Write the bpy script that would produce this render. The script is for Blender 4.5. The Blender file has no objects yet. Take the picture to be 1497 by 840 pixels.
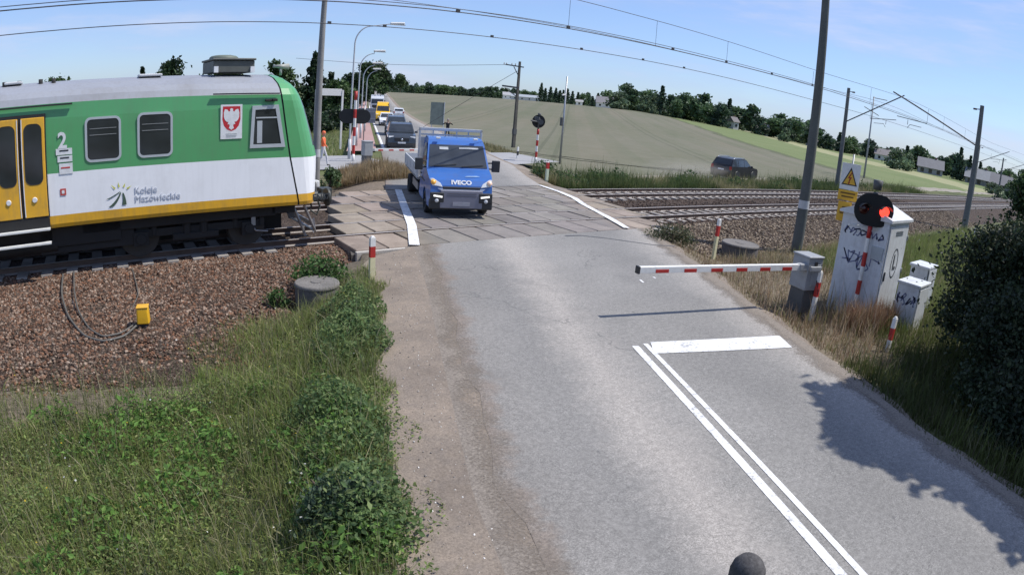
import bpy, bmesh, math, random
import numpy as np
from mathutils import Vector, Matrix, Euler
random.seed(7); RNG = np.random.default_rng(7)
R = math.radians
scene = bpy.context.scene
col = scene.collection

# ------------------------------------------------------------------ materials
MATS = {}
class NT:
    def __init__(s, m): s.nt = m.node_tree; s.nt.nodes.clear()
    def n(s, t, **k):
        nd = s.nt.nodes.new(t)
        for a, v in k.items():
            if a.startswith('i_'): nd.inputs[a[2:].replace('_', ' ')].default_value = v
            else: setattr(nd, a, v)
        return nd
    def l(s, a, b): s.nt.links.new(a, b)
def newmat(name):
    m = bpy.data.materials.new(name); m.use_nodes = True
    return m, NT(m)
def ramp(t, src, stops):
    r = t.n('ShaderNodeValToRGB'); el = r.color_ramp.elements
    while len(el) < len(stops): el.new(.5)
    for e, (p, c) in zip(el, stops):
        e.position = p; e.color = (*c, 1) if len(c) == 3 else c
    t.l(src, r.inputs[0]); return r.outputs[0]
def g3(v): return (v, v, v)
def mixc(t, fac, a, b, mode='MIX'):
    m = t.n('ShaderNodeMix', data_type='RGBA', blend_type=mode)
    for s, v in ((m.inputs['Factor'], fac), (m.inputs['A'], a), (m.inputs['B'], b)):
        pass
    ins = [i for i in m.inputs if i.type == 'RGBA']
    f = m.inputs[0]
    if hasattr(fac, 'is_linked'): t.l(fac, f)
    else: f.default_value = fac
    for s, v in ((ins[0], a), (ins[1], b)):
        if hasattr(v, 'is_linked'): t.l(v, s)
        else: s.default_value = (*v, 1) if len(v) == 3 else v
    return [o for o in m.outputs if o.type == 'RGBA'][0]
def math_(t, op, a, b=0.0, clamp=False):
    m = t.n('ShaderNodeMath', operation=op, use_clamp=clamp)
    for i, v in enumerate((a, b)):
        if hasattr(v, 'is_linked'): t.l(v, m.inputs[i])
        else: m.inputs[i].default_value = v
    return m.outputs[0]
def noise(t, scale, detail=4, rough=.55, vec=None):
    n = t.n('ShaderNodeTexNoise'); n.inputs['Scale'].default_value = scale
    n.inputs['Detail'].default_value = detail; n.inputs['Roughness'].default_value = rough
    if vec is not None: t.l(vec, n.inputs['Vector'])
    return n.outputs['Fac']
def pos(t): return t.n('ShaderNodeNewGeometry').outputs['Position']
def objco(t): return t.n('ShaderNodeTexCoord').outputs['Object']
def finish(t, base, rough=.6, metal=0, bump=None, bstr=.3, bdist=.02, transl=0, spec=.5, coat=0, alpha=None):
    p = t.n('ShaderNodeBsdfPrincipled'); o = t.n('ShaderNodeOutputMaterial')
    if hasattr(base, 'is_linked'): t.l(base, p.inputs['Base Color'])
    else: p.inputs['Base Color'].default_value = (*base, 1)
    if hasattr(rough, 'is_linked'): t.l(rough, p.inputs['Roughness'])
    else: p.inputs['Roughness'].default_value = rough
    p.inputs['Metallic'].default_value = metal
    p.inputs['Specular IOR Level'].default_value = spec
    p.inputs['Coat Weight'].default_value = coat
    if bump is not None:
        b = t.n('ShaderNodeBump'); b.inputs['Strength'].default_value = bstr; b.inputs['Distance'].default_value = bdist
        t.l(bump, b.inputs['Height']); t.l(b.outputs[0], p.inputs['Normal'])
    s = p.outputs[0]
    if transl:
        tr = t.n('ShaderNodeBsdfTranslucent'); mx = t.n('ShaderNodeMixShader'); mx.inputs[0].default_value = transl
        if hasattr(base, 'is_linked'): t.l(base, tr.inputs[0])
        else: tr.inputs[0].default_value = (*base, 1)
        t.l(s, mx.inputs[1]); t.l(tr.outputs[0], mx.inputs[2]); s = mx.outputs[0]
    t.l(s, o.inputs['Surface']); return p
def M(name, c=None, rough=.55, var=.12, scale=6., metal=0, bump=0, bscale=40., coat=0, spec=.5, dirt=0., streak=0.):
    """painted / plain surface with uneven tone, faint grime and optional grain"""
    if name in MATS: return MATS[name]
    m, t = newmat(name); v = objco(t)
    n1 = noise(t, scale, 5, .6, v)
    base = ramp(t, n1, [(.25, tuple(x*(1-var) for x in c)), (.75, tuple(min(1, x*(1+var)) for x in c))])
    if dirt:
        n2 = noise(t, scale*2.3, 6, .7, v)
        f = ramp(t, n2, [(.48, g3(0)), (.75, g3(dirt))])
        base = mixc(t, f, base, (.13, .11, .09))
    if streak:   # rain and brake dust streaks running down
        mp_ = t.n('ShaderNodeMapping'); mp_.inputs['Scale'].default_value = (4., 4., .35); t.l(v, mp_.inputs[0])
        f = ramp(t, noise(t, 3., 5, .65, mp_.outputs[0]), [(.46, g3(0)), (.74, g3(streak))])
        base = mixc(t, f, base, (.16, .14, .115))
    finish(t, base, rough, metal, noise(t, bscale, 3, .6, v) if bump else None, bump, .01, coat=coat, spec=spec)
    MATS[name] = m; return m
def glass(name, c=(.012, .016, .02), rough=.06):
    if name in MATS: return MATS[name]
    m, t = newmat(name)
    n1 = noise(t, 1.3, 2, .5, objco(t))
    base = ramp(t, n1, [(.3, c), (.8, tuple(x*2.6 for x in c))])
    finish(t, base, rough, spec=.6); MATS[name] = m; return m
def emit(name, c, s):
    m, t = newmat(name)
    p = finish(t, c, .3); p.inputs['Emission Color'].default_value = (*c, 1); p.inputs['Emission Strength'].default_value = s
    MATS[name] = m; return m
def attr_mat(name, rough=.7, transl=.25, mulscale=3., lo=.75, hi=1.25, spec=.25, bump=0):
    """colour carried by the mesh, varied by noise: leaves, blades, stones"""
    if name in MATS: return MATS[name]
    m, t = newmat(name)
    a = t.n('ShaderNodeAttribute', attribute_name='Col').outputs['Color']
    f = ramp(t, noise(t, mulscale, 3, .6, pos(t)), [(.3, g3(lo)), (.7, g3(hi))])
    base = mixc(t, 1.0, a, f, 'MULTIPLY')
    finish(t, base, rough, transl=transl, spec=spec, bump=noise(t, 60, 2, .6, pos(t)) if bump else None, bstr=bump)
    MATS[name] = m; return m

# ------------------------------------------------------------------ objects
def link(o, parent=None):
    col.objects.link(o)
    if parent is not None: o.parent = parent
    return o
def tag(o, label=None, cat=None, group=None, kind=None):
    if label: o['label'] = label
    if cat: o['category'] = cat
    if group: o['group'] = group
    if kind: o['kind'] = kind
    return o
def thing(name, label, cat, loc=(0, 0, 0), rz=0., group=None):
    o = bpy.data.objects.new(name, None); o.empty_display_size = .2
    o.location = loc; o.rotation_euler = (0, 0, rz)
    link(o); return tag(o, label, cat, group)
def dup(root, loc, rz, label=None, group=None):
    def cp(o, par):
        c = o.copy(); col.objects.link(c); c.parent = par
        for ch in list(o.children): cp(ch, c)
        return c
    r = root.copy(); col.objects.link(r); r.location = loc; r.rotation_euler = (0, 0, rz)
    if label: r['label'] = label
    if group: r['group'] = group
    for ch in list(root.children): cp(ch, r)
    return r
def perp(d):
    d = Vector(d).normalized()
    a = Vector((0, 0, 1)) if abs(d.z) < .9 else Vector((1, 0, 0))
    u = d.cross(a).normalized(); return u, d.cross(u).normalized()
class MB:
    """collects shapes; build() links them as one mesh object"""
    def __init__(s): s.v = []; s.f = []; s.mi = []; s.sm = []
    def add(s, vs, fs, mi=0, smooth=False):
        b = len(s.v); s.v += [tuple(v) for v in vs]
        for f in fs: s.f.append(tuple(i+b for i in f)); s.mi.append(mi); s.sm.append(smooth)
        return s
    def box(s, c, d, rot=None, mi=0, taper=1.):
        hx, hy, hz = d[0]/2, d[1]/2, d[2]/2; vs = []
        for z in (-hz, hz):
            k = taper if z > 0 else 1.
            for x, y in ((-hx, -hy), (hx, -hy), (hx, hy), (-hx, hy)): vs.append(Vector((x*k, y*k, z)))
        if rot is not None:
            Rm = Euler(rot).to_matrix(); vs = [Rm @ v for v in vs]
        vs = [v + Vector(c) for v in vs]
        return s.add(vs, [(3, 2, 1, 0), (4, 5, 6, 7), (0, 1, 5, 4), (1, 2, 6, 5), (2, 3, 7, 6), (3, 0, 4, 7)], mi)
    def cyl(s, p0, p1, r0, r1=None, n=12, mi=0, caps=True, smooth=True):
        r1 = r0 if r1 is None else r1; p0, p1 = Vector(p0), Vector(p1); u, w = perp(p1-p0)
        vs = []
        for p, r in ((p0, r0), (p1, r1)):
            for i in range(n):
                a = 2*math.pi*i/n; vs.append(p + u*math.cos(a)*r + w*math.sin(a)*r)
        s.add(vs, [(i, (i+1) % n, n+(i+1) % n, n+i) for i in range(n)], mi, smooth)
        if caps:
            b = len(s.v)-2*n
            s.f.append(tuple(b+i for i in reversed(range(n)))); s.mi.append(mi); s.sm.append(False)
            s.f.append(tuple(b+n+i for i in range(n))); s.mi.append(mi); s.sm.append(False)
        return s
    def tube(s, pts, r, n=6, mi=0, radii=None):
        pts = [Vector(p) for p in pts]; rings = []; N = len(pts)
        u = None
        for i, p in enumerate(pts):
            d = (pts[min(i+1, N-1)] - pts[max(i-1, 0)]).normalized()
            if u is None: u, w = perp(d)
            else:
                u = (u - d*u.dot(d)).normalized(); w = d.cross(u)
            rr = radii[i] if radii else r
            rings.append([p + u*math.cos(2*math.pi*k/n)*rr + w*math.sin(2*math.pi*k/n)*rr for k in range(n)])
        vs = [v for rg in rings for v in rg]; fs = []
        for i in range(N-1):
            for k in range(n): fs.append((i*n+k, i*n+(k+1) % n, (i+1)*n+(k+1) % n, (i+1)*n+k))
        s.add(vs, fs, mi, True)
        s.add(rings[0], [tuple(reversed(range(n)))], mi); s.add(rings[-1], [tuple(range(n))], mi)
        return s
    def lathe(s, c, prof, n=20, mi=0, smooth=True):
        """prof: (r, z) from bottom to top, about the vertical through c"""
        vs = []; c = Vector(c)
        for r, z in prof:
            for i in range(n):
                a = 2*math.pi*i/n; vs.append(c + Vector((r*math.cos(a), r*math.sin(a), z)))
        fs = []
        for j in range(len(prof)-1):
            for i in range(n): fs.append((j*n+i, j*n+(i+1) % n, (j+1)*n+(i+1) % n, (j+1)*n+i))
        s.add(vs, fs, mi, smooth)
        k = len(prof)-1
        s.add(vs[:n], [tuple(reversed(range(n)))], mi); s.add(vs[k*n:], [tuple(range(n))], mi)
        return s
    def quad(s, a, b, c, d, mi=0): return s.add([a, b, c, d], [(0, 1, 2, 3)], mi)
    def poly(s, pts, mi=0): return s.add(pts, [tuple(range(len(pts)))], mi)
    def slab(s, pts, off, mi=0):
        """flat polygon pts thickened by the vector off"""
        n = len(pts); off = Vector(off); a = [Vector(p) for p in pts]; b = [p+off for p in a]
        fs = [tuple(reversed(range(n))), tuple(range(n, 2*n))] + [(i, (i+1) % n, n+(i+1) % n, n+i) for i in range(n)]
        return s.add(a+b, fs, mi)
    def build(s, name, mats, parent=None, bevel=0., seg=2, smooth=None, loc=None, normals=True):
        me = bpy.data.meshes.new(name); me.from_pydata(s.v, [], s.f)
        mats = mats if isinstance(mats, (list, tuple)) else [mats]
        for m in mats: me.materials.append(m)
        me.polygons.foreach_set('material_index', [min(i, len(mats)-1) for i in s.mi])
        me.polygons.foreach_set('use_smooth', s.sm if smooth is None else [smooth]*len(s.f))
        if normals:
            bm = bmesh.new(); bm.from_mesh(me); bmesh.ops.recalc_face_normals(bm, faces=bm.faces); bm.to_mesh(me); bm.free()
        me.update()
        o = bpy.data.objects.new(name, me); link(o, parent)
        if loc is not None: o.location = loc
        if bevel:
            b = o.modifiers.new('edge', 'BEVEL'); b.width = bevel; b.segments = seg; b.limit_method = 'ANGLE'; b.angle_limit = R(28)
            b.harden_normals = False
            if smooth is None:
                me.polygons.foreach_set('use_smooth', [True]*len(s.f))
                w = o.modifiers.new('wn', 'WEIGHTED_NORMAL'); w.keep_sharp = True
        return o
def mesh_np(name, V, F4, colr=None, mat=None, parent=None, smooth=False, tri=None):
    """fast mesh: V (n,3), F4 (m,4) quads and tri (k,3)"""
    me = bpy.data.meshes.new(name)
    nq = 0 if F4 is None else len(F4); nt = 0 if tri is None else len(tri)
    loops = np.concatenate(([F4.ravel()] if nq else []) + ([tri.ravel()] if nt else [])).astype(np.int32)
    me.vertices.add(len(V)); me.vertices.foreach_set('co', np.ascontiguousarray(V, np.float32).ravel())
    me.loops.add(len(loops)); me.loops.foreach_set('vertex_index', loops)
    me.polygons.add(nq+nt)
    st = np.concatenate([np.arange(nq)*4, nq*4+np.arange(nt)*3]).astype(np.int32)
    me.polygons.foreach_set('loop_start', st)
    me.polygons.foreach_set('use_smooth', np.full(nq+nt, smooth))
    if colr is not None:
        a = me.color_attributes.new('Col', 'FLOAT_COLOR', 'POINT')
        c4 = np.ones((len(V), 4), np.float32); c4[:, :3] = colr; a.data.foreach_set('color', c4.ravel())
    me.update(calc_edges=True); me.validate()
    if mat is not None: me.materials.append(mat)
    o = bpy.data.objects.new(name, me); link(o, parent); return o
def text(body, name, mat, parent, size, loc, rot, depth=.004, align='CENTER', sx=1., bold=0.):
    cu = bpy.data.curves.new(name, 'FONT'); cu.body = body; cu.size = size; cu.extrude = depth
    cu.align_x = align; cu.align_y = 'CENTER'; cu.resolution_u = 3; cu.offset = bold
    tmp = bpy.data.objects.new(name+'_tmp', cu); col.objects.link(tmp)
    me = bpy.data.meshes.new_from_object(tmp.evaluated_get(bpy.context.evaluated_depsgraph_get()))
    bpy.data.objects.remove(tmp); bpy.data.curves.remove(cu)
    me.name = name; me.materials.clear(); me.materials.append(mat)
    o = bpy.data.objects.new(name, me); o.location = loc; o.rotation_euler = rot; o.scale = (sx, 1, 1)
    link(o, parent); return o
def lerp(x, xs, ys): return float(np.interp(x, xs, ys))
def smooth(a, b, x):
    t = np.clip((x-a)/(b-a), 0, 1); return t*t*(3-2*t)

# ------------------------------------------------------------------ camera (wide lens with barrel distortion), sky and sun
cd = bpy.data.cameras.new('camera'); cam = bpy.data.objects.new('camera', cd); link(cam); scene.camera = cam
cm = Matrix.Identity(4)
for i, (a, b, c) in enumerate(zip((.80533, -.58787, .07648), (.10763, .27185, .9563), (-.58297, -.76191, .2822))):
    cm[i][0], cm[i][1], cm[i][2] = a, b, c
cm[2][3] = 3.6
cam.matrix_world = cm
cd.sensor_fit = 'HORIZONTAL'; cd.sensor_width = 36; cd.sensor_height = 20.18; cd.lens = 19.
cd.clip_start = .05; cd.clip_end = 6000
cd.type = 'PANO'; cd.panorama_type = 'FISHEYE_LENS_POLYNOMIAL'; cd.fisheye_fov = R(170)
for i, k in enumerate((0, -.794225/18, 0, .000716/18**3, 0)): setattr(cd, 'fisheye_polynomial_k%d' % i, k)

SUN = Vector((.47, -.25, .845)).normalized()
sl = bpy.data.lights.new('sun', 'SUN'); sl.energy = 5.0; sl.angle = R(.5); sl.color = (1, .955, .88)
so = bpy.data.objects.new('sun', sl); link(so); so.rotation_euler = SUN.to_track_quat('Z', 'Y').to_euler(); so.location = (30, -20, 40)
w = bpy.data.worlds.new('World'); scene.world = w; w.use_nodes = True
t = NT(w)
sky = t.n('ShaderNodeTexSky', sky_type='NISHITA'); sky.sun_disc = False
sky.sun_elevation = math.asin(SUN.z); sky.sun_rotation = math.atan2(SUN.x, SUN.y)
sky.air_density = 1.0; sky.dust_density = .6; sky.ozone_density = 2.2
gen = t.n('ShaderNodeTexCoord').outputs['Generated']
mp = t.n('ShaderNodeMapping'); mp.inputs['Scale'].default_value = (1.2, 1.2, 7.); t.l(gen, mp.inputs[0])
cl = noise(t, 2.2, 7, .58, mp.outputs[0])
cf = ramp(t, cl, [(.42, g3(.22)), (.50, g3(.34)), (.72, g3(.9))])
tint = mixc(t, 1.0, sky.outputs[0], (.80, .94, 1.22), 'MULTIPLY')
skc = mixc(t, cf, tint, mixc(t, ramp(t, cl, [(.5, g3(0)), (.7, g3(1))]), (3.6, 4.35, 6.6), (5.1, 5.45, 6.7)))
bg = t.n('ShaderNodeBackground'); bg.inputs[1].default_value = .138; t.l(skc, bg.inputs[0])
wo = t.n('ShaderNodeOutputWorld'); t.l(bg.outputs[0], wo.inputs[0])
scene.view_settings.view_transform = 'Standard'; scene.view_settings.look = 'None'; scene.view_settings.exposure = 0
scene.render.engine = 'CYCLES'
cy = scene.cycles; cy.use_denoising = True; cy.max_bounces = 6; cy.diffuse_bounces = 3; cy.glossy_bounces = 3
cy.transparent_max_bounces = 6; cy.caustics_reflective = False; cy.caustics_refractive = False
# ------------------------------------------------------------------ lie of the land
RL_Y = [-40, 0, 2.93, 4.19, 5.81, 8.48, 10.23, 12.85, 13.5, 22.1, 28, 33.1, 42.3, 75, 143.5, 263, 700]
RL_X = [-16, 1.2, 2.83, 3.29, 4.06, 5.32, 6.16, 7.31, 7.6, 10.5, 13.3, 15.5, 19.5, 33.4, 62.6, 114.5, 304]
RR_Y = [-40, 0, .78, 2.33, 3.98, 5.07, 6.81, 9.38, 11.24, 13.5, 22.1, 25, 30, 31.5, 42, 75, 143.5, 263, 700]
RR_X = [-9.5, 7.79, 8.1, 8.82, 9.81, 10.32, 11.35, 12.9, 13.94, 15.4, 18.1, 19.5, 22.2, 22.7, 26.9, 40.6, 69.8, 121.5, 311]
RD_Y = [-40, 0, 3.42, 4.99, 6.1, 7.6, 10.24, 12.53, 13.5]
RD_X = [-18, .3, 2.0, 2.57, 3.05, 3.77, 4.95, 5.9, 6.2]
xl = lambda y: np.interp(y, RL_Y, RL_X)
xr = lambda y: np.interp(y, RR_Y, RR_X)
xd = lambda y: np.where(np.asarray(y) < 13.5, np.interp(y, RD_Y, RD_X), np.interp(y, RL_Y, RL_X))
def rise(x, y):
    r = np.hypot(x, y); az = np.degrees(np.arctan2(x, y))
    k = np.interp(az, [-180, -30, 10, 22, 47, 55, 62, 66, 180], [0, 0, 2.5, 5.6, 5.6, 3.2, .8, 0, 0])
    return k*smooth(90, 320, r) + k*.25*smooth(320, 800, r)
def hz(x, y):
    """terrain height; rails lie at 0 along x at y 15.2..16.63 and 19.63..21.07"""
    x = np.asarray(x, float); y = np.asarray(y, float)
    base = -.6 + 0*x
    d = np.maximum(xd(y) - x, x - xr(y))              # distance outside the road
    near = y < 13.5
    wid = np.where(near, 2.6, 3.0)
    base = base + (.6-.035)*(1-smooth(.15, wid, d))
    # right verge by the cabinets lies a little higher
    base = np.maximum(base, -.32 - .28*smooth(16, 22, x) - .3*(1-smooth(6, 9, x)) - .3*smooth(8, 12, y))
    # side roads beyond the far track
    sl_ = (1-smooth(1.2, 3.2, np.abs(y-32)-2.6))*(x < 16)*(x > -60)
    base = np.maximum(base, -.6 + .55*sl_)
    # bed below the ballast
    base = np.where((y > 13.4) & (y < 22.2), np.minimum(base, -.5), base)
    return base + rise(x, y) + .05*np.sin(x*.9+1.3*np.sin(y*.7))*np.sin(y*1.1)*smooth(.5, 2.5, d)
def zg(x, y): return float(hz(x, y))

# ground sheet: rings around the camera's foot out to the horizon
azs = np.concatenate([np.arange(-180, -20, 3.), np.arange(-20, 100, .5), np.arange(100, 180, 3.)])
rad = np.concatenate([[0.], .5*1.042**np.arange(0, 205)])
A, Rr = np.meshgrid(np.radians(azs), rad); X = Rr*np.sin(A); Y = Rr*np.cos(A); Z = hz(X, Y)
nr, na = X.shape
idx = np.arange(nr*na).reshape(nr, na)
nx = np.roll(idx, -1, 1)
F = np.stack([idx[:-1], nx[:-1], nx[1:], idx[1:]], -1).reshape(-1, 4)
F = F[:, ::-1]
V = np.stack([X, Y, Z], -1).reshape(-1, 3)
m, t = newmat('earth_and_grass')
p = pos(t); sx = t.n('ShaderNodeSeparateXYZ'); t.l(p, sx.inputs[0]); px, py = sx.outputs[0], sx.outputs[1]
nA = noise(t, .9, 6, .65, p); nB = noise(t, .06, 4, .6, p); nC = noise(t, 9, 4, .7, p); nD = noise(t, .012, 3, .5, p)
verge = ramp(t, nA, [(.3, (.035, .055, .018)), (.5, (.075, .095, .035)), (.72, (.15, .13, .075))])
verge = mixc(t, ramp(t, nC, [(.35, g3(0)), (.75, g3(.55))]), verge, (.12, .1, .06))
d1 = math_(t, 'ADD', math_(t, 'SUBTRACT', py, 25.2), math_(t, 'MULTIPLY', math_(t, 'SUBTRACT', px, 79.2), -1.134))
along = math_(t, 'ADD', math_(t, 'MULTIPLY', py, 1.134), px)
cv = t.n('ShaderNodeCombineXYZ'); t.l(math_(t, 'MULTIPLY', d1, .035), cv.inputs[0]); t.l(math_(t, 'MULTIPLY', along, .0025), cv.inputs[1])
nR = noise(t, 1.6, 6, .62, cv.outputs[0])
field = ramp(t, nR, [(.36, (.066, .088, .04)), (.5, (.105, .11, .066)), (.64, (.16, .138, .093))])
field = mixc(t, ramp(t, nD, [(.35, g3(0)), (.65, g3(.6))]), field, (.185, .165, .132))
nS = noise(t, .35, 5, .7, p)
field = mixc(t, ramp(t, nS, [(.35, g3(.0)), (.7, g3(.55))]), field, (.2, .185, .14))
field = mixc(t, .3, field, ramp(t, nC, [(.2, (.07, .085, .045)), (.8, (.28, .25, .2))]))
tl = math_(t, 'FRACT', math_(t, 'DIVIDE', math_(t, 'ADD', d1, math_(t, 'MULTIPLY', nB, 9.)), 27.)) if False else math_(t, 'FRACT', math_(t, 'DIVIDE', d1, 27.))
tram = math_(t, 'LESS_THAN', math_(t, 'ABSOLUTE', math_(t, 'SUBTRACT', math_(t, 'ABSOLUTE', math_(t, 'SUBTRACT', tl, .5)), .045)), .012)
field = mixc(t, math_(t, 'MULTIPLY', tram, .5), field, (.085, .09, .06))
sow = math_(t, 'FRACT', math_(t, 'DIVIDE', d1, 9.))
field = mixc(t, math_(t, 'MULTIPLY', math_(t, 'LESS_THAN', sow, .5), .16), field, (.095, .115, .06))
# rows of the crop, parallel to the field edge
rows = t.n('ShaderNodeTexWave', wave_type='BANDS'); rows.inputs['Scale'].default_value = .35; rows.inputs['Distortion'].default_value = 1.5
t.l(p, rows.inputs['Vector'])
field = mixc(t, math_(t, 'MULTIPLY', rows.outputs['Fac'], .12), field, (.1, .11, .07))
strip = ramp(t, nB, [(.3, (.12, .165, .06)), (.7, (.165, .195, .085))])
strip = mixc(t, .3, strip, ramp(t, nC, [(.2, (.08, .11, .04)), (.8, (.22, .22, .12))]))
dn = math_(t, 'ADD', d1, math_(t, 'MULTIPLY', math_(t, 'SUBTRACT', nB, .5), 12.))
fs = math_(t, 'LESS_THAN', dn, 0.)
furrow = math_(t, 'LESS_THAN', math_(t, 'ABSOLUTE', dn), 2.2)
fld = mixc(t, fs, field, strip)
fld = mixc(t, math_(t, 'MULTIPLY', furrow, .6), fld, (.075, .085, .045))
pale = mixc(t, math_(t, 'LESS_THAN', math_(t, 'ABSOLUTE', math_(t, 'ADD', dn, 75)), 18.), fld, (.27, .27, .15))
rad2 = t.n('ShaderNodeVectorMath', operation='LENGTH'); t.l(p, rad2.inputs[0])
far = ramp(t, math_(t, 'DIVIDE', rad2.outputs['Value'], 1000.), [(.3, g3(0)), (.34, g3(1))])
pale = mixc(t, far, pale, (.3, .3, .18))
edge = math_(t, 'ADD', py, math_(t, 'MULTIPLY', nA, 3.))
isf = ramp(t, math_(t, 'DIVIDE', edge, 100.), [(.275, g3(0)), (.30, g3(1))])
# left of the far road it is meadow, not crop
left = math_(t, 'LESS_THAN', math_(t, 'SUBTRACT', px, math_(t, 'MULTIPLY', py, .437)), 2.)
meadow = ramp(t, nA, [(.3, (.07, .095, .035)), (.7, (.13, .14, .06))])
land = mixc(t, left, pale, meadow)
bare = math_(t, 'MULTIPLY', ramp(t, math_(t, 'DIVIDE', math_(t, 'ADD', py, math_(t, 'MULTIPLY', nA, 1.5)), 20.), [(.43, g3(0)), (.47, g3(1))]), math_(t, 'LESS_THAN', math_(t, 'SUBTRACT', px, math_(t, 'MULTIPLY', py, .4)), 2.))
verge = mixc(t, math_(t, 'MULTIPLY', bare, .85), verge, ramp(t, nC, [(.3, (.09, .07, .055)), (.7, (.19, .155, .125))]))
bare2 = math_(t, 'MULTIPLY', ramp(t, math_(t, 'DIVIDE', math_(t, 'SUBTRACT', py, math_(t, 'MULTIPLY', nA, 2.)), 20.), [(.10, g3(0)), (.16, g3(1))]), math_(t, 'GREATER_THAN', px, 9.5))
bare2 = math_(t, 'MULTIPLY', bare2, math_(t, 'LESS_THAN', math_(t, 'ADD', px, math_(t, 'MULTIPLY', nA, 3.)), 27.))
verge = mixc(t, math_(t, 'MULTIPLY', bare2, .8), verge, ramp(t, nC, [(.3, (.13, .105, .08)), (.7, (.25, .2, .155))]))
base = mixc(t, isf, verge, land)
finish(t, base, .9, bump=nC, bstr=.5, bdist=.05, spec=.15)
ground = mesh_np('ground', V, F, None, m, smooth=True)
tag(ground, 'grassy verges, meadow and open crop fields reaching the horizon', 'ground', kind='structure')

# ------------------------------------------------------------------ roads
def sheet(name, rowsL, rowsR, z, mat, label, cat='road', nx_=12, kind='structure', uvs=True, step=.5):
    """ribbon between two polylines of (x, y); z is a number or a function of x, y"""
    rowsL = np.array(rowsL, float); rowsR = np.array(rowsR, float)
    n = len(rowsL); u = np.linspace(0, 1, nx_)
    Xs = rowsL[:, :1]*(1-u)+rowsR[:, :1]*u; Ys = rowsL[:, 1:2]*(1-u)+rowsR[:, 1:2]*u
    Zs = z(Xs, Ys) if callable(z) else np.full_like(Xs, z)
    id_ = np.arange(n*nx_).reshape(n, nx_)
    Fq = np.stack([id_[:-1, :-1], id_[:-1, 1:], id_[1:, 1:], id_[1:, :-1]], -1).reshape(-1, 4)
    o = mesh_np(name, np.stack([Xs, Ys, Zs], -1).reshape(-1, 3), Fq, None, mat, smooth=True)
    uv = o.data.uv_layers.new(name='UVMap')
    dist = np.concatenate([[0], np.cumsum(np.hypot(*np.diff((rowsL+rowsR)/2, axis=0).T))])
    U = np.tile(u, (n, 1)); Vv = np.tile(dist[:, None], (1, nx_))
    uvv = np.stack([U, Vv], -1).reshape(-1, 2)
    li = np.empty(len(o.data.loops), np.int32); o.data.loops.foreach_get('vertex_index', li)
    uv.data.foreach_set('uv', uvv[li].astype(np.float32).ravel())
    if label: tag(o, label, cat, kind=kind)
    return o
m, t = newmat('worn_asphalt')
p = pos(t); uvn = t.n('ShaderNodeUVMap'); su = t.n('ShaderNodeSeparateXYZ'); t.l(uvn.outputs[0], su.inputs[0]); U = su.outputs[0]
nA = noise(t, .35, 5, .6, p); nB = noise(t, 2.2, 6, .7, p); nC = noise(t, 38, 4, .75, p); nE = noise(t, 75, 2, .8, p)
base = ramp(t, nA, [(.3, (.188, .182, .172)), (.7, (.252, .243, .229))])
wob = math_(t, 'ADD', U, math_(t, 'MULTIPLY', math_(t, 'SUBTRACT', nB, .5), .16))
dust = ramp(t, wob, [(.0, g3(.9)), (.02, g3(.7)), (.05, g3(.1)), (.2, g3(.05)), (.31, g3(.8)), (.43, g3(.1)), (.55, g3(.0)), (.82, g3(.0)), (.97, g3(.7))])
base = mixc(t, dust, base, mixc(t, ramp(t, U, [(.08, g3(0)), (.14, g3(1))]), (.2, .165, .138), (.345, .318, .29)))
# smoother grey wheel tracks
tr = ramp(t, wob, [(.08, g3(0)), (.18, g3(.6)), (.27, g3(0)), (.55, g3(0)), (.72, g3(.75)), (.86, g3(0))])
base = mixc(t, math_(t, 'MULTIPLY', tr, .45), base, (.152, .149, .145))
grain = ramp(t, nC, [(.3, g3(.6)), (.5, g3(1.0)), (.72, g3(1.4))])
grain2 = ramp(t, nE, [(.32, g3(.72)), (.5, g3(1.0)), (.7, g3(1.35))])
patch = ramp(t, nB, [(.38, g3(0.45)), (.58, g3(1))])
nF = noise(t, 13, 4, .75, p); base = mixc(t, 1., base, ramp(t, nF, [(.3, g3(.78)), (.5, g3(1.)), (.7, g3(1.24))]), 'MULTIPLY')
base = mixc(t, patch, base, mixc(t, 1., mixc(t, 1., base, grain, 'MULTIPLY'), grain2, 'MULTIPLY'))
vo = t.n('ShaderNodeTexVoronoi', feature='DISTANCE_TO_EDGE'); vo.inputs['Scale'].default_value = .3
pw = t.n('ShaderNodeVectorMath', operation='ADD'); t.l(p, pw.inputs[0])
nv = t.n('ShaderNodeTexNoise'); nv.inputs['Scale'].default_value = 1.6; nv.inputs['Detail'].default_value = 6; t.l(p, nv.inputs['Vector'])
t.l(nv.outputs['Color'], pw.inputs[1]); t.l(pw.outputs[0], vo.inputs['Vector'])
crack = math_(t, 'LESS_THAN', vo.outputs['Distance'], .0045)
ck = math_(t, 'MULTIPLY', crack, ramp(t, noise(t, .5, 2, .5, p), [(.52, g3(0)), (.64, g3(.45))]))
base = mixc(t, ck, base, (.09, .09, .09))
oil = ramp(t, noise(t, .7, 3, .5, p), [(.60, g3(0)), (.72, g3(.35))]); base = mixc(t, oil, base, (.12, .117, .112))
spots = math_(t, 'LESS_THAN', noise(t, 3.4, 3, .6, p), .29)
base = mixc(t, math_(t, 'MULTIPLY', spots, .5), base, (.1, .1, .1))
finish(t, base, .85, bump=nC, bstr=.35, bdist=.006, spec=.3)
ASPH = m
yn = np.concatenate([np.arange(-38, -2, 2.), np.arange(-2, 13.52, .35)])
yn[-1] = 13.53
edge_n = lambda y, s: .06*np.sin(y*2.3+s)+.04*np.sin(y*5.1+2*s)
sheet('road', np.c_[xl(yn)+edge_n(yn, 1), yn], np.c_[xr(yn)+edge_n(yn, 4)*.7, yn], lambda x, y: 0*x, ASPH,
      'worn grey two lane asphalt road leading up to the level crossing')
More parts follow.
